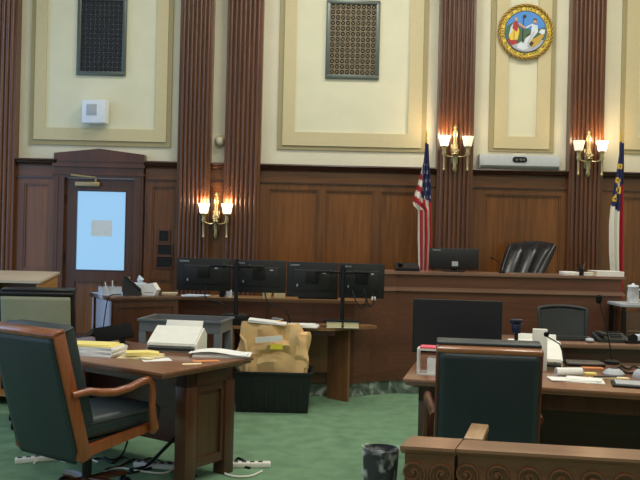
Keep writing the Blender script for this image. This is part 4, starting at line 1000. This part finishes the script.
# ------------------------------------------------------------------ second table, mesh chair, side stand
tz = .76
L0, R0 = on(500, 341, tz), on(640, 345, tz)
t = thing('long_table', 'dark red wood table with pale edge behind the right desk', 'table', (2.15, 6.72, 0), R(-2))
MB().b2(-.85, 1.15, -.26, .26, tz - .035, tz, .006).build('tabletop', 'ledge', t)
for x in (-.78, 1.08):
    MB().b2(x - .03, x + .03, -.22, .22, 0, tz - .035, .004).build('leg', 'dark_red', t)
MB().b2(-.75, 1.05, -.2, -.18, .2, tz - .035).build('modesty_panel', 'dark_red', t, smooth=0)
MB().b2(.05, .9, -.215, -.2, .585, .61).build('drawer_edge', 'ledge', t, smooth=0)
tb = t
def ot(px, py): return on(px, py, tz)
p = ot(565, 337)
simple('keyboard', 'black keyboard on the dark red table before the mesh chair', 'keyboard', (p.x - .02, 6.72, tz), lambda m: (m.box((0, 0, .012), (.36, .13, .022), .006), [m.box((-.16 + .029 * i, -.045 + .03 * j, .026), (.023, .022, .008)) for i in range(12) for j in range(4)]), 'dark_grey', R(-2))
p = ot(581, 340)
simple('mouse', 'small grey mouse on the dark red table beside the keyboard', 'mouse', (p.x + .02, 6.58, tz), lambda m: m.ball((0, 0, .019), .05, (.7, 1, .38)), 'light_grey')
p = ot(604, 340)
simple('desk_phone', 'black desk phone on the dark red table behind the tall microphone', 'phone', (p.x + .02, 6.68, tz), lambda m: (m.prism([(-.09, 0), (.09, 0), (.09, .065), (-.09, .025)], -.13, .13, 'X'), m.box((-.08, 0, .065), (.05, .19, .03), .01), [m.box((.0 + .035 * i, -.04 + .035 * j, .05 + .012 * j), (.022, .02, .01)) for i in range(3) for j in range(3)]), 'dark_grey')
p = ot(622, 341)
simple('tape_dispenser', 'black tape dispenser on the dark red table by the pink tissues', 'dispenser', (p.x + .03, 6.58, tz), lambda m: (m.lathe([(.035, -.018), (.035, .018)], (0, 0, .045), 16, 'Y'), m.box((0, 0, .012), (.13, .04, .024), .006)), 'black')
p = ot(632, 340)
t = thing('tissue_box', 'pale pink tissue box on the dark red table at the right edge', 'tissue box', (p.x + .05, 6.70, tz))
MB().box((0, 0, .03), (.15, .1, .06), .006).build('box', 'paper_blue', t)
mat('tissue_pink', (236, 196, 182), .8)
MB().tube([(0, 0, .055), (.01, 0, .08), (-.01, .01, .115)], [.03, .045, .006], 8).build('tissue', 'tissue_pink', t)
# mesh chair
t = thing('office_chair', 'grey mesh-back office chair between the dark red table and the bench', 'chair', (at(562, 320, 7.35).x + .04, 7.25, 0), R(178))
def mbk(u, v):
    w = .225 * (1 - .14 * (1 - v)) ; x = (u - .5) * 2 * w
    return (x, -.2 - .1 * v + .05 * (2 * u - 1) ** 2, .52 + .46 * v - .02 * (2 * u - 1) ** 2)
m = MB(); m.grid(mbk, 14, 12); solid(m.build('mesh_back', 'mesh_grey', t, smooth=60), .006)
loop = [mbk(i / 10, 0) for i in range(11)] + [mbk(1, i / 8) for i in range(1, 9)] + [mbk(1 - i / 10, 1) for i in range(1, 11)] + [mbk(0, 1 - i / 8) for i in range(1, 8)] + [mbk(0, 0)]
MB().tube(loop, .018, 8).build('back_frame', 'dark_grey', t, smooth=60)
MB().box((0, .05, .47), (.46, .46, .07), .03, 3).build('seat', 'black_matte', t)
MB().tube([(0, -.02, .42), (0, -.24, .44), (0, -.25, .56)], .022, 8).build('back_support', 'black', t)
MB().lathe([(.03, .08), (.03, .44)], n=12).build('column', 'black', t)
for k in range(5):
    a = 2 * pi * k / 5; MB().tube([(0, 0, .1), (.28 * cos(a), .28 * sin(a), .07)], [.028, .018], 8).build('base_leg', 'black', t)
    MB().lathe([(.03, -.015), (.03, .015)], (.28 * cos(a), .28 * sin(a), .03), 12, 'X').build('caster', 'black', t)
# side stand with jug
sy_ = 7.75; a = at(622, 304, sy_)
t = thing('side_stand', 'small black-legged stand with pale top right of the bench end', 'stand', (a.x + .26, sy_ + .2, 0))
zs = a.z
MB().b2(-.26, .4, -.2, .2, zs - .03, zs, .005).build('top', 'light_grey', t)
for x in (-.23, .37):
    for y in (-.17, .17): MB().b2(x - .015, x + .015, y - .015, y + .015, 0, zs - .03).build('leg', 'black', t)
MB().b2(-.2, .35, -.16, .17, .35, zs - .08).build('drawer_unit', 'side_wood', t, smooth=0)
m = MB()
for z in (.55, .73): m.b2(-.19, .34, -.168, -.16, z, z + .012)
m.build('drawer_edge', 'ledge', t, smooth=0)
MB().b2(-.23, .37, -.17, .17, .33, .35).build('shelf', 'black', t, smooth=0)
p = at(633, 295, sy_ + .1)
t = thing('water_jug', 'translucent white water jug on the small stand by the bench', 'jug', (p.x, sy_ + .1, zs))
MB().lathe([(.05, 0), (.058, .01), (.056, .1), (.05, .14), (.053, .165)], n=20).build('body', 'jug', t)
MB().lathe([(.055, .165), (.05, .18), (.015, .185), (.012, .2)], n=20).build('lid', 'cool_white', t)
MB().tube([(.05, 0, .14), (.095, 0, .13), (.095, 0, .05), (.055, 0, .03)], .009, 8).build('handle', 'cool_white', t)

# ------------------------------------------------------------------ rail, gate, waste bin
rz = R(-8); p = on(400, 446, .85); exv = Vector((cos(rz), sin(rz), 0)); eyv = Vector((-sin(rz), cos(rz), 0))
t = thing('courtroom_rail', 'carved wooden bar rail with scroll frieze in the right foreground', 'railing', (p.x, p.y, 0), rz)
SH = Matrix(((1, .22, 0, 0), (0, 1, 0, 0), (0, 0, 1, 0), (0, 0, 0, 1)))     # the rail end is mitred
def railtop(x0, x1, y0, y1, z):
    return [(y0, z), (y1, z), (y1, z - .012), (y1 - .012, z - .018), (y1 - .02, z - .032), (y0 + .026, z - .032), (y0 + .014, z - .022), (y0 + .006, z - .016), (y0, z - .01)]
for nm, x0, x1, dy, dz in (('end_top', 0, .185, 0, 0), ('long_top', .187, 1.75, .014, -.003)):
    m = MB(SH); m.prism(railtop(0, 0, dy, .155, .85 + dz), x0, x1, 'X'); m.build(nm, 'rail_top_sheen', t, smooth=0)
for nm, x0, x1, dy in (('end_post', .012, .18, .022), ('frieze', .19, 1.74, .036)):
    MB(SH).b2(x0, x1, dy, .13, .66, .82).build(nm, 'rail', t, smooth=0)
m = MB(); m.b2(.012, 1.74, .05, .11, .12, .66); m.build('panel', 'rail', t, smooth=0)
m = MB(); m.b2(.0, .185, .01, .14, .0, .12); m.b2(.185, 1.75, .02, .14, 0, .12); m.b2(.0, 1.75, .02, .14, .63, .66); m.build('base', 'rail', t, smooth=0)
for x in (.03, .5, .97, 1.44): MB().b2(x, x + .09, .035, .13, .12, .63).build('stile', 'rail', t, smooth=0)
def scroll(cx, y, flip):
    pth = []; n = 34
    for k in range(n):
        u = k / (n - 1); a = -pi * .15 + u * 2 * pi * 1.6; rr = .036 * (1 - u) + .006
        pth.append((cx + flip * rr * cos(a), y - .004, .756 + rr * sin(a)))
    pre = [(cx + flip * .062, y - .003, .680), (cx + flip * .05, y - .004, .70)]
    m = MB(); m.tube(pre + pth, [.004, .005] + [.0055] * (n - 1) + [.004], 6); m.ball((cx, y - .002, .756), .011, (1, .6, 1)); return m
for i, (cx, fl_) in enumerate([(.045, 1), (.145, -1)] + [(.225 + .104 * k, 1) for k in range(14)]):
    scroll(cx, .022 if i < 2 else .036, fl_).build('carved_scroll', 'rail', t, smooth=60)
p = on(473, 441, .85)
t = thing('swing_gate', 'pale topped gate leaf standing open behind the rail', 'gate', (p.x + .012, p.y + .06, 0), R(-17))
MB().b2(-.034, .034, 0, .25, .815, .845, .005).build('top_cap', 'gate', t)
MB().b2(-.022, .022, 0, .25, .1, .815).build('panel', 'rail', t, smooth=0)
for y in (0, .20): MB().b2(-.03, .03, y, y + .05, .0, .815).build('stile', 'rail', t, smooth=0)

p = on(382, 452, .36)
t = thing('waste_bin', 'black waste bin with clear liner on the carpet beside the rail', 'bin', (p.x, p.y + .08, 0))
MB().lathe([(.085, 0), (.105, .36), (.10, .36), (.082, .01)], n=28).build('bin', 'black', t)
m = MB()
def lf(u, v):
    a = 2 * pi * u; k = v
    if k < .45: z = .16 + (.372 - .16) * (k / .45); r = .118 + .006 * sin(a * 9) * (1 - k / .45) + .004 * sin(a * 5 + 2) - .008 * k
    elif k < .55: z = .372 + .004 * sin(a * 7); r = .112 - .02 * (k - .45) / .1
    else: z = .37 - .28 * (k - .55) / .45; r = .092 - .02 * (k - .55) - .006 * abs(sin(a * 6))
    z += .010 * sin(a * 6 + 1) * (1 if k < .1 else .3)
    return (r * cos(a), r * sin(a), z)
m.grid(lf, 60, 22, wrap=True); m.build('liner', 'liner', t, smooth=60)

# ------------------------------------------------------------------ light
def area(name, loc, rot, sx, sy, e, c):
    l = bpy.data.lights.new(name, 'AREA'); l.shape = 'RECTANGLE'; l.size = sx; l.size_y = sy; l.energy = e; l.color = c
    o = bpy.data.objects.new(name, l); COL.objects.link(o); o.location = loc; o.rotation_euler = rot; return o
for x in (-2.6, .2, 3.0):
    for y in (.5, 4.2, 7.9): area('ceiling_lamp', (x, y, ZC - .12), (0, 0, 0), .9, .9, 23 if x < 0 else 72, (1, .95, .86))
for i, (a, b) in enumerate(wins):
    area('window_daylight', (XL - .03, (a + b) / 2, 2.51), (0, R(-90), 0), 4.7, b - a - .1, 41, (.38, .61, 1))
wd = bpy.data.worlds.new('world'); S.world = wd; wd.use_nodes = True
wd.node_tree.nodes['Background'].inputs['Color'].default_value = (.5, .65, .9, 1); wd.node_tree.nodes['Background'].inputs['Strength'].default_value = .5
